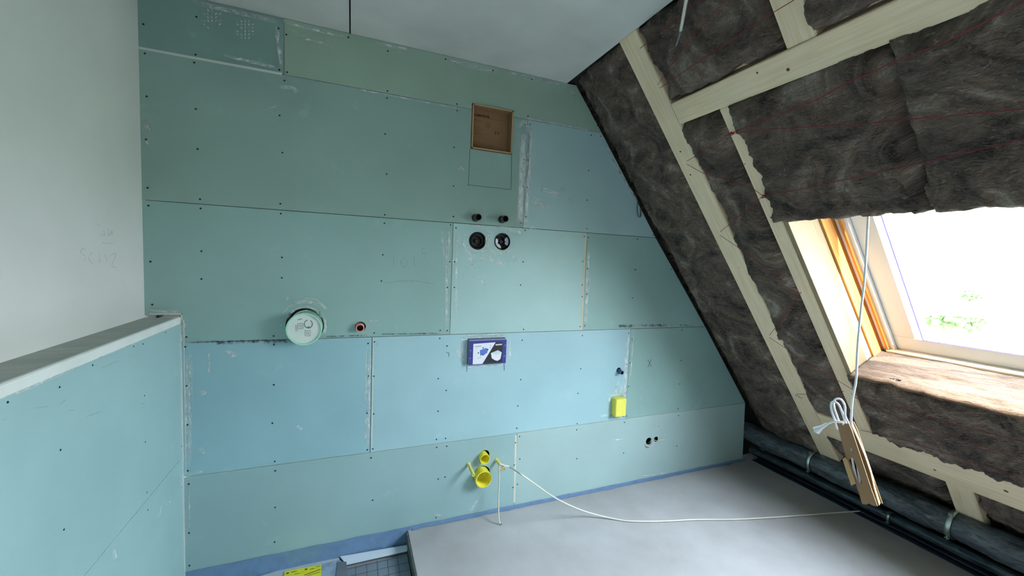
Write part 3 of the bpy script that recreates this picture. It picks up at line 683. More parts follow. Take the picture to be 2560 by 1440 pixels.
# glass wool
def fbm(p, o=5, h=.8): return noise.fractal(p, h, 2.1, o)
def wool(name, u0, u1, ya, yb, label, tb=0.0, du=.011, dy=.011, amp=.020, rag0=.010, rag1=.010, ragu0=.008, ragu1=.010, seed=0, m=None, puff=.012, extra=None, back=.09, cat='insulation'):
    """a batt: bulging torn surface between u0..u1 and y ya(u)..yb(u), with a closed back"""
    fa = ya if callable(ya) else (lambda u: ya); fb = yb if callable(yb) else (lambda u: yb)
    nu = max(4, int((u1 - u0) / du)); ymax = max(abs(fb(u0 + (u1 - u0) * k / 10) - fa(u0 + (u1 - u0) * k / 10)) for k in range(11)); ny = max(4, int(ymax / dy))
    bm = bmesh.new(); uvl = bm.loops.layers.uv.new('UVMap'); rows = []; UV = {}
    for i in range(-2, nu + 3):
        ci = min(max(i, 0), nu); row = []
        for j in range(-2, ny + 3):
            cj = min(max(j, 0), ny); fu = ci / nu; fy = cj / ny
            u = u0 + (u1 - u0) * fu
            y0_ = fa(u) + rag0 * 2 * fbm(Vector((u * 9, seed + 5, 0))); y1_ = fb(u) + rag1 * 2 * fbm(Vector((u * 9, seed + 9, 0)))
            y = y0_ + (y1_ - y0_) * fy
            uu = u + (ragu0 * 2 * fbm(Vector((y * 9, seed + 2, 0))) * (1 - fu) ** 4 + ragu1 * 2 * fbm(Vector((y * 9, seed + 3, 0))) * fu ** 4)
            e = min(fu * (u1 - u0), (1 - fu) * (u1 - u0), fy * (y1_ - y0_), (1 - fy) * (y1_ - y0_))
            p = Vector((u * 1.0, y * 1.5, seed))
            warp = Vector((noise.noise(p * 6), noise.noise(p * 6 + Vector((9, 9, 9))), 0)) * .08
            q = p + warp
            q2 = Vector((q.x * 1.0 + q.y * .35, q.y * .55 - q.x * .2, seed))
            rid = 1 - 2.2 * abs(noise.noise(q2 * 11)); rid2 = 1 - 2.2 * abs(noise.noise(q2 * 24 + Vector((5, 5, 0))))
            h = amp * (.60 * fbm(q * 4.5, 3) + .42 * rid + .42 * rid2 * (.6 + noise.noise(q * 5) * 1.2) + .40 * fbm(q * 38, 3))
            t = tb - puff * (1 - math.exp(-e / .03)) + .020 * math.exp(-e / .010) * (1 if e < .03 else 0) - h * (.35 + .65 * min(1, e / .03))
            if extra: t += extra(u, y)
            if i < 0 or j < 0 or i > nu or j > ny:
                k_ = max(-i, -j, i - nu, j - ny); t = tb + (.035 if k_ == 1 else back)
            v = bm.verts.new(RP(uu, y, t)); UV[v] = (uu * 1.0 + seed, y * 1.0 + max(0, t - .01)); row.append(v)
        rows.append(row)
    for a, b in zip(rows, rows[1:]):
        for k in range(len(a) - 1):
            f = bm.faces.new((a[k], b[k], b[k + 1], a[k + 1]))
            for l in f.loops: l[uvl].uv = UV[l.vert]
    bmesh.ops.recalc_face_normals(bm, faces=bm.faces)
    o = obj(name, bm, m or WOOL, None, True)
    return tag(o, label, cat, 'glass wool batts between the timbers')
NM = 'insulation_batt'
def wallgap(u, y): return .055 * max(0, min(1, (y - 1.90) / .2)) * (1 if u < 2.3 else 1)
wool(NM, .004, 3.0, 1.628, D - .004, 'tall dark glass wool batt between green wall and first rafter', .012, seed=1, rag0=.003, rag1=.002, extra=wallgap, puff=.004)
def y_rag(u): return 1.520 + .020 * math.exp(-((u - .55) / .25) ** 2) + .035 * math.exp(-((u - 1.35) / .15) ** 2) * 0 + .018 * math.sin(u * 5) * .4 + (.02 if u > 1.1 else 0) - .03 * math.exp(-((u - 1.55) / .12) ** 2)
wool(NM, .468, 2.40, 1.302, y_rag, 'narrow glass wool batt between the two long rafters', .008, seed=2, rag0=.002, rag1=.010)
wool(NM, .452, 1.042, .735, lambda u: 1.262 - .012 * math.sin(u * 11), 'glass wool batt above the left half of the roof window', 0, seed=3, rag0=.003, rag1=.014, ragu0=.008, ragu1=.010, amp=.024, extra=lambda u, y: .02 * math.exp(-((y - .735) / .02) ** 2))
wool(NM, .445, 1.046, -.55, .732, 'glass wool batt above the right half of the roof window', 0, seed=4, rag0=.004, rag1=.004, ragu1=.006, amp=.024)
wool(NM, .47, 1.04, YF + .02, -.56, 'glass wool batt above the added roof window at the near end of the room', 0, seed=14, du=.03, dy=.03)
wool(NM, 1.96, 2.40, YF + .02, -.56, 'glass wool batt below the added roof window at the near end of the room', 0, seed=15, du=.03, dy=.03)
wool(NM, 2.62, 3.0, YF + .02, -.56, 'glass wool batt below the trimmer at the near end of the room', 0, seed=18, du=.03, dy=.03)
wool(NM, 1.05, 1.955, YF + .02, -.055 + DW2, 'glass wool batt right of the added roof window', 0, seed=17, du=.03, dy=.03)
wool(NM, .004, .352, .984, lambda u: 1.518 - .02 * math.sin(u * 9), 'crumpled glass wool batt above the beam, beside the first rafter', .004, seed=5, rag1=.012, rag0=.002, amp=.03, ragu1=.010)
wool(NM, .010, .345, .20, .905, 'glass wool batt above the beam, right of the rafter stub', .0, seed=6, rag1=.016, amp=.03)
wool(NM, .010, .35, YF + .02, .19, 'glass wool batt above the beam near the room end', .0, seed=16, du=.03, dy=.03)
wool(NM, 1.968, 2.42, -.55, 1.232, 'glass wool batt under the sill of the roof window', -.002, seed=7, rag1=.010, ragu0=.012, ragu1=.022, du=.008, dy=.007, amp=.026, puff=.02, back=.03)
wool(NM, 1.05, 1.955, -.78, -.055, 'glass wool batt between the roof window and the added one', 0, seed=8, du=.02, dy=.02)
wool(NM, 2.60, 3.02, .995, 1.525, 'glass wool piece below the trimmer, left of the rafter stub', .012, seed=9, rag0=.004, extra=lambda u, y: .12 * max(0, (u - 2.72)) / .3)
wool(NM, 2.605, 3.02, -.55, .880, 'glass wool piece below the trimmer, right of the rafter stub', .012, seed=10, rag0=.004, extra=lambda u, y: .12 * max(0, (u - 2.72)) / .3)
# sill: top of the wool, browned and sunlit
def sill():
    bm = bmesh.new(); uvl = bm.loops.layers.uv.new('UVMap'); rows = []; UV = {}
    nt_, ny = 26, 130
    for i in range(nt_ + 1):
        row = []
        for j in range(ny + 1):
            t = -.012 + .262 * i / nt_; y = -.028 + (1.213 + .028) * j / ny
            u = 1.958 + .067 * (i / nt_) - .006 * fbm(Vector((t * 26, y * 5, 31)), 4) - .004 * fbm(Vector((t * 70, y * 16, 3)), 3) + (.010 if i == 0 else 0)
            v = bm.verts.new(RP(u, y, t + (.010 * fbm(Vector((y * 11, 4, 4))) if i < 3 else 0))); UV[v] = (t * 5, y * .7); row.append(v)
        rows.append(row)
    for a, b in zip(rows, rows[1:]):
        for k in range(ny):
            f = bm.faces.new((a[k], b[k], b[k + 1], a[k + 1]))
            for l in f.loops: l[uvl].uv = UV[l.vert]
    bmesh.ops.recalc_face_normals(bm, faces=bm.faces)
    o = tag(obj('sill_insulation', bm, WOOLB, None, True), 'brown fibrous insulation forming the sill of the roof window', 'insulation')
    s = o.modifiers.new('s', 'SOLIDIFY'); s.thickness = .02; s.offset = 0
sill()
def head():
    bm = bmesh.new(); uvl = bm.loops.layers.uv.new('UVMap')
    bm2 = timber_bm(1.0 - .06, 1.028, WR, WL, .015, .05, 'y', .005)
    o = tag(obj('lintel_insulation', bm2, WOOL), 'dark insulation lining over the roof window opening', 'insulation')
head()

# ---- red twine
def twine(pix, label, t=-.026, r=.0012, knot=None):
    pts = []
    for a, b in zip(pix, pix[1:]):
        n = max(2, int(math.hypot(a[0] - b[0], a[1] - b[1]) / 25))
        for k in range(n): pts.append((a[0] + (b[0] - a[0]) * k / n, a[1] + (b[1] - a[1]) * k / n))
    pts.append(pix[-1]); P = []
    for i, p in enumerate(pts):
        tt = t + .004 * math.sin(i * 1.3)
        P.append(onroof(p[0], p[1], tt))
    o = tube('twine', P, r, STRING, None, 6)
    if knot:
        for kx, ky in knot:
            q = [onroof(kx, ky, -.008) + Vector((math.cos(a) * .008, math.sin(a * 1.7) * .008, math.sin(a) * .006)) for a in [k * .7 for k in range(12)]]
            tube('knot', q, .0020, mat('twine_bright', srgb(190, 30, 38), .6), o, 6)
    return tag(o, label, 'twine', 'red twines holding the glass wool')
twine([(1600, 121), (1677, 60), (1752, 0), (1800, -40)], 'red twine from the first rafter up to the ceiling edge', -.042)
twine([(1644, 212), (1700, 130), (1760, 60), (1815, 0), (1850, -40)], 'red twine rising steeply across the upper batt', -.042)
twine([(1650, 220), (1760, 145), (1932, 32), (1985, 0)], 'red twine running from first rafter to the rafter stub', -.042)
twine([(1822, 335), (2040, 250), (2120, 205), (2390, 92), (2560, 4), (2640, -40)], 'upper red twine above the window, rising to the beam', -.042, .0016, [(1828, 334)])
twine([(1822, 335), (1900, 325), (2170, 308), (2400, 287), (2560, 273), (2700, 262)], 'middle red twine above the window, almost level', -.042, .0015)
twine([(1907, 490), (2000, 474), (2200, 430), (2400, 385), (2560, 349), (2700, 318)], 'lower red twine above the window opening', -.042, .0015, [(1909, 491)])
twine([(1822, 335), (1790, 360), (1717, 403)], 'short red twine between the rafters, top of the zigzag', -.034)
twine([(1717, 410), (1755, 432), (1810, 447), (1880, 470), (1907, 490)], 'second red twine of the zigzag between the rafters', -.034)
twine([(1907, 490), (1870, 522), (1800, 580)], 'third red twine of the zigzag, sloping down left', -.034)
twine([(1800, 588), (1850, 622), (2003, 735)], 'long red twine of the zigzag beside the window reveal', -.034)
twine([(2003, 730), (1960, 790), (1924, 838)], 'red twine sloping down from the window rafter', -.034)
twine([(1923, 843), (2000, 895), (2150, 985)], 'red twine reaching the lower corner of the window', -.034)
twine([(1988, 986), (2060, 984), (2110, 978)], 'faint red twine level with the sill corner', -.034)
twine([(1988, 988), (2006, 996)], 'short red twine end on the first rafter', -.008)
twine([(2128, 984), (2220, 1010), (2400, 1065), (2560, 1105), (2660, 1130)], 'upper red twine over the batt below the window', -.045)
twine([(2130, 990), (2260, 1050), (2380, 1090), (2560, 1150), (2660, 1180)], 'middle red twine over the batt below the window', -.045)
twine([(2150, 1075), (2260, 1100), (2420, 1150), (2560, 1195), (2660, 1225)], 'lowest red twine over the batt below the window', -.045)

# ------------------------------------------------------------------ PIPES AT THE EAVES
def wrapped_pipe(name, x, z, r, y0, y1, m, label, seed, wr=.004, n=260, seg=36, clamps=()):
    root = empty(name, (x, 0, z)); tag(root, label, 'pipe')
    bm = bmesh.new(); rings = []
    for i in range(n + 1):
        y = y0 + (y1 - y0) * i / n; ring_ = []
        for k in range(seg):
            a = 2 * math.pi * k / seg
            w_ = noise.noise(Vector((y * 7 + a * 1.6, math.cos(a) * 2.4, seed + math.sin(a) * 2.4))) + .6 * noise.noise(Vector((y * 22 + a * 5, math.cos(a) * 3, seed + 7 + math.sin(a) * 3)))
            cl = min([abs(y - c) for c in clamps] + [9]); s_ = 1 - .06 * math.exp(-(cl / .03) ** 2)
            rr_ = (r + wr * w_ * (1 - .8 * math.exp(-(cl / .02) ** 2))) * s_
            ring_.append(bm.verts.new((x + rr_ * math.cos(a), y, z + rr_ * math.sin(a))))
        rings.append(ring_)
    for a, b in zip(rings, rings[1:]):
        for k in range(seg): bm.faces.new((a[k], b[k], b[(k + 1) % seg], a[(k + 1) % seg]))
    bm.faces.new(rings[0]); bm.faces.new(rings[-1][::-1]); bmesh.ops.recalc_face_normals(bm, faces=bm.faces)
    o = reparent(obj('film_wrap', bm, m, None, True), root)
    for c in clamps:
        bm = bmesh.new()
        seg2 = 40; R = r * .97 + .003; R2 = R + .003; w_ = .012 if r > .05 else .007
        prof = [(-w_, R), (-w_, R2), (w_, R2), (w_, R)]
        rg = []
        for k in range(seg2):
            a = 2 * math.pi * k / seg2; rg.append([bm.verts.new((x + q[1] * math.cos(a), c + q[0], z + q[1] * math.sin(a))) for q in prof])
        for k in range(seg2):
            A, B = rg[k], rg[(k + 1) % seg2]
            for q in range(4): bm.faces.new((A[q], B[q], B[(q + 1) % 4], A[(q + 1) % 4]))
        bmesh.ops.recalc_face_normals(bm, faces=bm.faces)
        cl = reparent(obj('pipe_clamp', bm, METAL, None, True), root)
        for a in (2.1, 3.9):
            bm = bmesh.new()
            dx, dz = math.cos(a), math.sin(a)
            bm_box(bm, Vector((x + dx * R2 - .004, c - .009, z + dz * R2 - .005)), Vector((.010 * dx, 0, .012 * dz)) + Vector((0, 0, .006)), Vector((0, .018, 0)), Vector((.008 * -dz, 0, .008 * dx)))
            add_tube(bm, [Vector((x + dx * (R2 + .006), c, z + dz * (R2 + .006) + .008)), Vector((x + dx * (R2 + .006), c, z + dz * (R2 + .006) - .012))], .003, 8)
            bmesh.ops.recalc_face_normals(bm, faces=bm.faces)
            reparent(obj('clamp_lug', bm, METAL), root)
    return root
def pipe_mat(name, dk, lt, rough):
    m, nt, b = new_mat(name); N = nt.nodes; L = nt.links
    tc = N.new('ShaderNodeTexCoord'); mp = N.new('ShaderNodeMapping'); mp.inputs['Scale'].default_value = (3, 1, 3); mp.inputs['Rotation'].default_value = (.5, 0, .4); L.new(tc.outputs['Object'], mp.inputs[0])
    n = N.new('ShaderNodeTexNoise'); n.inputs['Scale'].default_value = 16; n.inputs['Detail'].default_value = 7; n.inputs['Distortion'].default_value = 1.2; L.new(mp.outputs[0], n.inputs['Vector'])
    r = N.new('ShaderNodeValToRGB'); e = r.color_ramp.elements; e[0].position = .35; e[1].position = .75; e[0].color = dk; e[1].color = lt; L.new(n.outputs[0], r.inputs[0])
    L.new(r.outputs[0], b.inputs['Base Color']); b.inputs['Roughness'].default_value = rough; b.inputs['Specular IOR Level'].default_value = .6
    bp = N.new('ShaderNodeBump'); bp.inputs['Strength'].default_value = .5; bp.inputs['Distance'].default_value = .006; L.new(n.outputs[0], bp.inputs['Height']); L.new(bp.outputs[0], b.inputs['Normal'])
    return m
PIPEM = pipe_mat('pipe_film', srgb(50, 54, 58), srgb(104, 112, 118), .30)
PIPEM2 = pipe_mat('small_pipe_film', srgb(44, 56, 64), srgb(84, 98, 104), .4)
def y_at(px, py, x): return onx(px, py, x).y
XP, ZP = 2.925, 1.484 - 1.278
c1 = y_at(2035, 1155, XP); c2 = y_at(2385, 1310, XP)
wrapped_pipe('wrapped_pipe', XP, ZP, .070, YF, D + .06, PIPEM, 'thick pipe wrapped in black film and held by metal clamps', 3, .009, clamps=(c1, c2))
XQ, ZQ = 3.015, .042
wrapped_pipe('wrapped_pipe', XQ, ZQ, .026, YF, D + .06, PIPEM2, 'thin dark wrapped pipe lying at the edge of the screed', 8, .003, clamps=(y_at(2220, 1300, XQ - .02),))

# ------------------------------------------------------------------ THINGS ON THE BACK WALL
YA = Vector((0, -1, 0))
def wp(px, py, d=0): return onwall(px, py, d)
# inspection box of cardboard
cw, ch = xb - xa - .006, zb_ - za - .006
cb = empty('cardboard_box', (xa, D, za)); tag(cb, 'brown printed cardboard box set into the wall opening near the ceiling', 'box')
x0_, x1_, z0_, z1_, dp, th = xa + .004, xb - .003, za + .003, zb_ - .003, .060, .004
bkp = obj('back_panel', box_bm((x0_, D + dp, z0_), (x1_, D + dp + th, z1_)), CARD); reparent(bkp, cb)
bm = bmesh.new()
for lo, hi in (((x0_, D - .006, z0_), (x0_ + th, D + dp, z1_)), ((x1_ - th, D - .006, z0_), (x1_, D + dp, z1_)), ((x0_ + th, D - .006, z0_), (x1_ - th, D + dp, z0_ + th)), ((x0_ + th, D - .006, z1_ - th), (x1_ - th, D + dp, z1_))):
    lo, hi = Vector(lo), Vector(hi); d_ = hi - lo; bm_box(bm, lo, Vector((d_.x, 0, 0)), Vector((0, d_.y, 0)), Vector((0, 0, d_.z)))
reparent(obj('side_wall', bm, CARD), cb)
bm = bmesh.new(); rw = .007
for lo, hi in (((x0_, D - .0072, z0_), (x0_ + rw, D - .006, z1_)), ((x1_ - rw, D - .0072, z0_), (x1_, D - .006, z1_)), ((x0_, D - .0072, z0_), (x1_, D - .006, z0_ + rw)), ((x0_, D - .0072, z1_ - rw), (x1_, D - .006, z1_))):
    lo, hi = Vector(lo), Vector(hi); d_ = hi - lo; bm_box(bm, lo, Vector((d_.x, 0, 0)), Vector((0, d_.y, 0)), Vector((0, 0, d_.z)))
rimo = reparent(obj('rim', bm, CARDL), cb); rimo['label'] = 'lighter cut cardboard rim'
def text(name, s, size, loc, m, parent, rot=(math.pi / 2, 0, 0), bold=0.0, align='LEFT'):
    cu = bpy.data.curves.new(name, 'FONT'); cu.body = s; cu.size = size; cu.extrude = .0003; cu.offset = bold; cu.align_x = align
    o = bpy.data.objects.new(name, cu); me = bpy.data.meshes.new_from_object(o); bpy.data.objects.remove(o)
    o = bpy.data.objects.new(name, me); COL.objects.link(o); me.materials.append(m)
    o.rotation_euler = rot; o.location = loc
    if parent: reparent(o, parent)
    return o
W_, H_ = x1_ - x0_ - 2 * th, z1_ - z0_ - 2 * th; bx_, bz_ = x0_ + th, z0_ + th; yb_ = D + dp - .0008
INKF = smear_mat('faded_ink', srgb(72, 50, 34), .2, .5, .8, 4, 4)
text('printed_name', 'LIMODOR', .017, (bx_ + .034, yb_, bz_ + H_ * .845), INK, bkp, bold=.0006)
def bars(name, lst, m, parent, y):
    bm = bmesh.new()
    for (ax, az, bw, bh) in lst:
        bm_box(bm, Vector((bx_ + W_ * ax, y, bz_ + H_ * az)), Vector((W_ * bw, 0, 0)), Vector((0, .0003, 0)), Vector((0, 0, H_ * bh)))
    return reparent(obj(name, bm, m), parent)
L_ = [(.05, .84, .07, .055)]
random.seed(11)
for r_ in range(3): L_.append((.05, .72 - r_ * .05, .2 - .04 * r_, .012))
bars('printed_logo', L_[:1], INK, bkp, yb_)
faint = mat('faint_ink', srgb(140, 104, 70), .85)
fl_ = [(.45, .83, .48, .02), (.05, .74, .25, .018), (.08, .69, .05, .02)]
for (ax, az, wx) in ((.05, .60, .30), (.60, .62, .30), (.05, .22, .34), (.50, .18, .2)):
    for k in range(6): fl_.append((ax, az - k * .028, wx * random.uniform(.55, 1), .009))
fl_ += [(.05, .44, .9, .006), (.05, .41, .3, .02), (.62, .55, .2, .018), (.40, .6, .004, .15), (.40, .6, .14, .004), (.54, .6, .004, .15), (.40, .75, .14, .004), (.42, .62, .10, .10), (.05, .26, .006, .1), (.4, .30, .06, .02)]
bars('printed_text', fl_, faint, bkp, yb_)
bars('printed_symbol', [(.66, .48, .02, .075), (.73, .50, .03, .03)], INK, bkp, yb_ - .0003)

# two black threaded stubs
for (px, py, lab) in ((1188, 545, 'left of the two black pipe stubs above the round outlets'), (1254, 549, 'right of the two black pipe stubs above the round outlets')):
    c = wp(px, py); r = .0205
    o = empty('pipe_stub', c); tag(o, lab, 'pipe stub', 'black pipe stubs')
    p1 = lathe('collar', [(-.01, r), (.020, r), (.022, r * .94), (.022, r * .80)], BLACKM, c, YA, None, 10); reparent(p1, o)
    p2 = lathe('spigot', [(.0, r * .84), (.062, r * .84), (.062, r * .70), (.005, r * .68), (.004, 0)], BLACKP, c, YA); reparent(p2, o)
# two round black outlets
for i, (px, py, lab) in enumerate(((1194, 602, 'left round black ventilation outlet, empty'), (1256, 604, 'right round black outlet with two white plastic pieces'))):
    c = wp(px, py, .001); r = .0455
    o = empty('round_outlet', c); tag(o, lab, 'outlet')
    reparent(lathe('socket', [(0, r * .985), (.004, r), (.004, r * .95), (-.028, r * .90), (-.030, r * .62), (-.042, r * .58), (-.042, 0)], BLACKP, c, YA), o)
    reparent(lathe('center_plug', [(-.042, r * .26), (-.022, r * .22), (-.020, r * .15), (-.020, 0)], BLACKM, c, YA), o)
    reparent(lathe('inner_ring', [(-.030, r * .74), (-.018, r * .70), (-.018, r * .64), (-.032, r * .62)], BLACKM, c, YA), o)
    if i:
        for a0, a1, r0, r1, m in ((155, 262, .52, .86, PRINTW), (-32, 42, .50, .88, PRINTG)):
            bm = bmesh.new(); A = []; B = []
            for k in range(13):
                a = math.radians(a0 + (a1 - a0) * k / 12); rin = r0 + .06 * math.cos(k * 1.1)
                A.append(bm.verts.new(c + Vector((math.cos(a) * r * rin, .016, math.sin(a) * r * rin)))); B.append(bm.verts.new(c + Vector((math.cos(a) * r * r1, .010, math.sin(a) * r * r1))))
            for k in range(12): bm.faces.new((A[k], A[k + 1], B[k + 1], B[k]))
            q = reparent(obj('white_tab', bm, m), o); sm = q.modifiers.new('s', 'SOLIDIFY'); sm.thickness = .003
# flush box
fb = empty('flush_box', (fx0, D, fz0)); tag(fb, 'navy printed toilet flush box cover projecting from the wall', 'box')
pr = .028
def fbx(name, lo, hi, m, bev=0.0): return reparent(obj(name, box_bm(lo, hi, bev), m), fb)
FG = .004
fbx('housing', (fx0 + FG, D - pr + .002, fz0 + FG), (fx1 - FG * .3, D + .05, fz1 - FG), mat('box_grey', srgb(150, 152, 176), .5))
fc = fbx('cover_card', (fx0 + FG - .001, D - pr, fz0 + FG - .002), (fx1 - FG * .3 + .001, D - pr + .002, fz1 - FG - .004), NAVY)
fw, fh = fx1 - fx0 - 1.3 * FG, fz1 - fz0 - 2 * FG; fx, fz = fx0 + FG, fz0 + FG
def fpoly(name, pts, m, lay=1):
    """polygon in the card's own 0..1 frame"""
    bm = bmesh.new(); vs = [bm.verts.new((fx + fw * a, D - pr - .0004 * lay, fz + fh * (1 - b))) for a, b in pts]; f = bm.faces.new(vs); bm.normal_update()
    if f.normal.y > 0: f.normal_flip()
    r = bmesh.ops.extrude_face_region(bm, geom=[f])
    for v in [x for x in r['geom'] if isinstance(x, bmesh.types.BMVert)]: v.co.y += .0003
    bmesh.ops.recalc_face_normals(bm, faces=bm.faces)
    return reparent(obj(name, bm, m), fc)
fpoly('white_field', [(.10, .15), (.70, .12), (.36, .99), (.10, .99)], PRINTW)
fpoly('black_field', [(.70, .12), (.90, .12), (.90, .97), (.36, .99)], PRINTK)
fpoly('seat_picture', [(.58, .56), (.77, .45), (.88, .55), (.85, .83), (.77, .90), (.70, .87), (.61, .78)], PRINTW, 2)
fpoly('seat_picture_top', [(.58, .56), (.77, .45), (.88, .55), (.76, .64)], mat('print_offwhite', srgb(205, 214, 214), .4), 3)
fpoly('box_picture', [(.28, .42), (.44, .34), (.50, .38), (.48, .54), (.40, .62), (.29, .64)], PRINTB, 2)
for k, (a, b) in enumerate(((.36, .33), (.24, .53), (.49, .41), (.37, .62), (.25, .74), (.30, .71), (.56, .24), (.56, .33))):
    s_ = .022 if k < 4 else .012; fpoly('dot_picture', [(a - s_, b + s_ * .6), (a - s_ * .2, b - s_ * 1.3), (a + s_, b - s_ * .8), (a + s_ * .3, b + s_ * 1.3)], PRINTK, 3)
fpoly('print_caption', [(.15, .24), (.31, .23), (.31, .275), (.15, .285)], PRINTG, 2)
fpoly('print_caption', [(.70, .20), (.88, .19), (.88, .245), (.70, .255)], mat('print_light', srgb(214, 214, 206), .4), 2)
for a, b in ((.035, .42), (.03, .73), (.965, .26), (.95, .72)): fpoly('slot', [(a - .012, b + .03), (a + .008, b - .03), (a + .014, b - .03), (a - .004, b + .03)], PRINTW, 2)
# pale green can with printed lid
c = wp(764, 817); r = .0745
can = empty('access_can', c); tag(can, 'pale green round can with printed white lid poking from the wall', 'can')
reparent(lathe('body', [(-.05, r), (.060, r), (.064, r * 1.01), (.064, r * .93), (.056, r * .92)], CANG, c, YA), can)
lid = reparent(lathe('lid', [(.054, r * .925), (.057, r * .92), (.057, 0)], CANL, c, YA), can); lid['label'] = 'white printed lid'
def canst(st, m=None): return stroke_mesh('lid_print', st, m or mat('lid_ink', srgb(120, 130, 128), .6), lambda px, py: onwall(px, py, .0578), lid)
def sq(cx, cy, s): 
    return [([(cx - s, cy - s), (cx + s, cy - s)], 1), ([(cx + s, cy - s), (cx + s, cy + s)], 1), ([(cx + s, cy + s), (cx - s, cy + s)], 1), ([(cx - s, cy + s), (cx - s, cy - s)], 1), (arcpts(cx, cy, s * .45, 0, 360), 1)]
canst([([(744, 800), (755, 797)], 1.8), (arcpts(771, 810, 10, 100, 420, 14), 2.2), (arcpts(771, 810, 8, 250, 290), 3), ([(738, 812), (740, 828)], .8), ([(741, 812), (743, 828)], .8)] + sq(751, 815, 6.5) + sq(769, 833, 6.5))
# red / pink pipe end
c = wp(900, 818)
rp = empty('pipe_socket', c); tag(rp, 'red pipe socket with pink rim in a round hole', 'pipe socket')
reparent(lathe('rim', [(-.02, .021), (.024, .0205), (.026, .020), (.026, .0155), (.020, .0150)], PINK, c, YA, None, 30), rp)
reparent(lathe('bore', [(.025, .0155), (-.03, .0145), (-.03, 0)], RED, c, YA, None, 30), rp)
# blue pipe end
c = wp(1547, 928)
bp_ = empty('pipe_stub', c); tag(bp_, 'small blue hexagonal pipe stub above the yellow box', 'pipe stub')
reparent(lathe('nut', [(-.01, .0165), (.016, .0165), (.017, .0155), (.017, .012)], BLUEP, c, YA, None, 6, smooth=False), bp_)
reparent(lathe('spigot', [(.0, .0130), (.036, .0130), (.036, .0098), (.006, .0096), (.005, 0)], BLUEP, c, YA, None, 24), bp_)
reparent(lathe('bore', [(.0355, .0097), (.010, .0095), (.009, 0)], BLUED, c, YA, None, 24), bp_)
# yellow foam block
tag(obj('foam_block', box_bm((bx0 + .001, D - .046, bz0 + .004), (bx1 - .004, D + .03, bz1 - .003), .003), YELF), 'yellow foam block projecting from the wall below the blue stub', 'foam block')
# yellow sleeves
def sleeve(c, r, Ln, label, ribs):
    o = empty('pipe_sleeve', c); tag(o, label, 'sleeve')
    prof = [(-.03, r * .97), (Ln - .006, r), (Ln, r * 1.0), (Ln, r * .90)]
    k = Ln
    inner = []
    for i in range(ribs): inner += [(Ln - .012 - i * .010, r * .88), (Ln - .016 - i * .010, r * .83)]
    prof += inner + [(-.02, r * .80), (-.03, r * .5), (-.03, 0)]
    reparent(lathe('tube', prof, YEL, c, YA, None, 44), o)
    return o
sleeve(wp(1203, 1187), .0475, .052, 'large yellow pipe sleeve with ribbed inside, low on the wall', 4)
sleeve(wp(1208, 1141), .0285, .036, 'small yellow pipe sleeve above the large one', 0)
def rod(px, py, qx, qy, Ln, lab, ax=None):
    c = wp(px, py); o = empty('threaded_sleeve', c); tag(o, lab, 'rod sleeve')
    e = onwall(qx, qy, Ln); ax = (e - c).normalized(); l = (e - c).length
    reparent(lathe('collar', [(-.004, .0105), (.004, .0105), (.008, .0085)], YELP, c, ax, None, 20), o)
    reparent(lathe('shaft', [(0, .0085), (l * .55, .0088), (l - .003, .0095), (l, .0088), (l, .0045), (l - .01, .0040), (l - .011, 0)], YELP, c, ax, None, 20), o)
    return c, e
rod(1171, 1160, 1184, 1188, .095, 'left pale yellow rod sleeve beside the large yellow sleeve')
ca, ce = rod(1241, 1150, 1258, 1172, .085, 'right pale yellow rod sleeve carrying the looped cord')
# socket holes with cable loops
SOCK = [((1622, 1103), .0245, 'left round socket hole with a coiled white wire'), ((1640, 1098), .0185, 'right round socket hole with a wire end')]
for (q, r, lab) in SOCK:
    c = wp(*q); o = lathe('socket_box', [(-.003, r * .985), (-.045, r * .97), (-.046, 0)], BLACKP, c, YA); tag(o, lab, 'socket box')
lp = [wp(1612, 1106, -.02), wp(1614, 1112, .004), wp(1624, 1116, .018), wp(1634, 1110, .026), wp(1634, 1101, .02), wp(1629, 1098, .004), wp(1625, 1105, -.01), wp(1617, 1107, -.03)]
tag(tube('wire', smooth_pts(lp, 8), .0028, CABLED), 'white wire looping out of the left socket hole', 'wire')
lp = [wp(1634, 1099, -.02), wp(1644, 1103, .006), wp(1652, 1101, .014), wp(1662, 1099, .022)]
tag(tube('wire', smooth_pts(lp, 8), .0028, CABLED), 'short white wire poking right from the small socket hole', 'wire')
# hook at the slope
hk = [wp(1594, 502, .02), wp(1593, 525, .03), wp(1596, 540, .03), wp(1601, 541, .02), wp(1602, 532, .008), wp(1601, 520, .0)]
tag(tube('hook', smooth_pts(hk, 6), .0042, mat('hook_grey', srgb(96, 108, 108), .6)), 'grey cable loop sticking out where wall meets glass wool', 'cable end')

# ------------------------------------------------------------------ CORDS
# floor cord, looped on the right rod sleeve
A = [wp(1247, 1312 - 4, .0)]
drop = [onfloor(1251, 1309, .006), onfloor(1247, 1298, .03), wp(1246, 1245, .075), wp(1248, 1200, .08), wp(1247, 1168, .083), wp(1252, 1161, .090), wp(1261, 1165, .086), wp(1263, 1174, .080), wp(1254, 1176, .078), wp(1250, 1166, .082), wp(1262, 1164, .085), wp(1275, 1168, .09)]
run = []
for i, (px, py, h) in enumerate(((1300, 1184, .46), (1340, 1212, .34), (1380, 1240, .21), (1430, 1266, .10), (1480, 1284, .03), (1540, 1298, .007), (1580, 1303, .006), (1660, 1303, .006), (1740, 1299, .006), (1850, 1298, .006), (2000, 1289, .006), (2100, 1281, .006), (2150, 1278, .006))):
    run.append(onfloor(px, py, h))
cord = tube('power_cord', smooth_pts(drop, 8)[:-1] + smooth_pts([drop[-1]] + run, 8), .0042, CABLED)
tag(cord, 'long ivory cord from the yellow rod sleeve across the screed', 'cord')
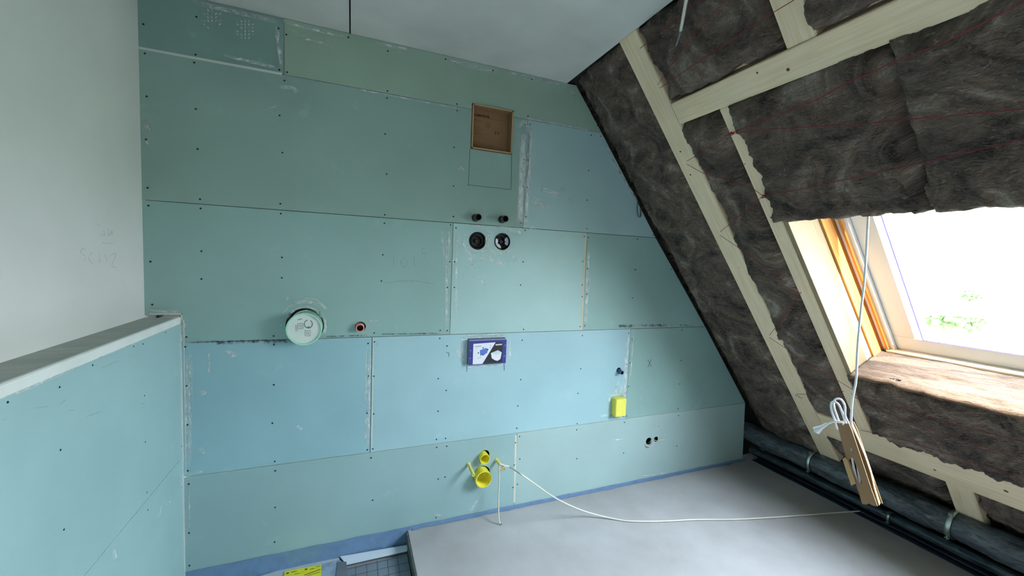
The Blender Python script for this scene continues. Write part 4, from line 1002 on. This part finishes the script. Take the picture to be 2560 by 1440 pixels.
t_ = lathe('cord_tip', [(0, .0042), (.006, .003), (.006, 0)], BLACKM, drop[0], Vector((.3, -.4, -.1)), cord, 10)
# hanging cord with cardboard holder and plug
XC = 1.81
def oc(px, py, dx=0): return onx(px, py, XC + dx)
hc = [onroof(2172, 540, .06), onroof(2170, 556, -.012), oc(2162, 690, .0), oc(2152, 780), oc(2144, 870), oc(2140, 950), oc(2131, 1000, .005), oc(2128, 1055, .012), oc(2133, 1090, .018), oc(2146, 1180, .018), oc(2149, 1205, .016), oc(2146, 1209, .014), oc(2138, 1185, .012), oc(2131, 1150, .014), oc(2125, 1100, .016), oc(2120, 1058, .012), oc(2113, 1040, .008), oc(2112, 1015, .004), oc(2104, 1000, 0), oc(2093, 997, 0), oc(2085, 1003, 0), oc(2086, 1022, 0), oc(2096, 1050, .004), oc(2104, 1075, .015), oc(2114, 1065, .015), oc(2110, 1045, .01), oc(2098, 1014, 0), oc(2087, 1005, -.004), oc(2078, 1008, -.006), oc(2079, 1028, -.004), oc(2088, 1052, .004), oc(2094, 1072, .014), oc(2106, 1072, .012), oc(2108, 1058, .0), oc(2096, 1054, -.006), oc(2082, 1055, -.01), oc(2066, 1061, -.014)]
pc = tube('lamp_cord', smooth_pts(hc, 8), .0038, CABLE)
tag(pc, 'white cord hanging before the window with a plug at its end', 'cord')
pa = oc(2066, 1061, -.014); pb = oc(2040, 1077, -.02); ax = (pb - pa).normalized(); l = (pb - pa).length
pl = lathe('plug', [(-.004, .004), (.0, .0055), (l * .45, .0075), (l * .95, .015), (l, .0145), (l, 0)], CABLE, pa, ax, pc, 20)
pl.scale = (1, 1, 1)
for s in (-1, 1):
    off = Vector((0, 0, 1)).cross(ax).normalized() * .0055 * s + Vector((0, 0, .003 * s))
    tube('prong', [pb + off, pb + off + ax * .014], .0022, METAL, pl, 8)
# cardboard holder
def hold(px): return [oc(*p) for p in px]
front = [(2091, 1057), (2122, 1059), (2130, 1078), (2138, 1101), (2151, 1140), (2178, 1222), (2193.5, 1265.5), (2184, 1265), (2176, 1261), (2172, 1258.5), (2166, 1261.5), (2155.5, 1260), (2141, 1214), (2124, 1170), (2115.5, 1145), (2104, 1104), (2098, 1080)]
slot = [(2121.5, 1149), (2129, 1144), (2136, 1149), (2156, 1210), (2145, 1209)]
cp0 = oc(2107, 1058)
ho = empty('cardboard_holder', cp0); tag(ho, 'hanging brown cardboard sleeve holding the coiled white cord', 'cardboard holder')
def T2(a, b): return onx(a, b, XC)
fpn = plate('front_panel', front, [slot, circle((2127, 1125), 4.4, 18)], T2, Vector((.0025, 0, 0)), CARD, None, CARDL); reparent(fpn, ho)
# bowed side strip; window light is put into its paler card colour
bm = bmesh.new(); Lr = [(2122, 1059), (2130, 1078), (2138, 1101), (2151, 1140), (2165, 1182), (2178, 1222), (2193.5, 1265.5)]
bow = [0, .002, .008, .016, .016, .006, 0]; A_ = []; B_ = []
for (p, w_) in zip(Lr, bow):
    A_.append(T2(*p) + Vector((.012 + w_ * .2, -w_ * .45, 0))); B_.append(T2(*p) + Vector((.034, .006 - w_ * .4, .004)))
strip(bm, A_, B_)
so_ = reparent(obj('side_strip', bm, CARDL), ho); sm = so_.modifiers.new('s', 'SOLIDIFY'); sm.thickness = .002; so_['label'] = 'bowed side of the sleeve, toned paler as if lit'
backp = [(p[0], p[1]) for p in front[:12]] + [(2142, 1212), (2104, 1104)]
bk = plate('back_panel', backp, [], lambda a, b: onx(a, b, XC) + Vector((.032, 0, .004)), Vector((.002, 0, 0)), CARD, None, CARDL); reparent(bk, ho)
fp = plate('flap', [(2106, 1148), (2112, 1143), (2119, 1150), (2139, 1209), (2132, 1212), (2128, 1214)], [], lambda a, b: onx(a, b, XC - .006), Vector((.002, 0, 0)), CARDL, None, CARDL); reparent(fp, ho)
# white cable stub at the top
q1 = [onroof(1718, -12, -.10), onroof(1712, 20, -.09), onroof(1702, 76, -.07)]
cs = tube('cable_stub', smooth_pts(q1, 6), .0062, CABLED); tag(cs, 'white cable stub hanging by the ceiling edge with stripped grey end', 'cable')
tube('stripped_end', smooth_pts([onroof(1702, 76, -.07), onroof(1697, 95, -.065), onroof(1690, 114, -.06)], 5), .004, mat('grey_core', srgb(120, 122, 128), .6), cs, 8, rs=None)

# ------------------------------------------------------------------ OUTSIDE
gmn = obj('outside_ground', box_bm((6, -120, -9), (260, 200, -8)), mat('outside_grass', srgb(136, 142, 116), .9, var=.2, scale=.2)); struct(gmn)
def tree(dist, px, py, r, lab):
    p = CAMP + ray(px, py).normalized() * dist
    root = empty('tree', p); tag(root, lab, 'tree', None)
    tk = bmesh.new(); add_tube(tk, [Vector((p.x, p.y, -8)), p + Vector((0, 0, -r * .2))], r * .09, 8); reparent(obj('trunk', tk, mat('bark', srgb(90, 74, 60), .9)), root)
    bm = bmesh.new(); random.seed(int(px))
    for k in range(60):
        c_ = p + Vector((random.gauss(0, .5), random.gauss(0, .5), random.gauss(0, .36))) * r
        r_ = bmesh.ops.create_icosphere(bm, subdivisions=2, radius=r * random.uniform(.12, .26), matrix=Matrix.Translation(c_))
        for v in r_['verts']: v.co += (v.co - c_) * .35 * noise.noise(v.co * 1.6 / r * 3)
    reparent(obj('crown', bm, mat('leaves', srgb(66, 88, 50), .9, var=.3, scale=.8)), root)
tree(55, 2362, 797, 1.25, 'pale green round tree seen outside through the roof window')
tree(62, 2434, 808, 1.0, 'smaller faint bush right of the round tree outside')
tree(120, 2430, 737, 1.3, 'far tree on the horizon outside the window')
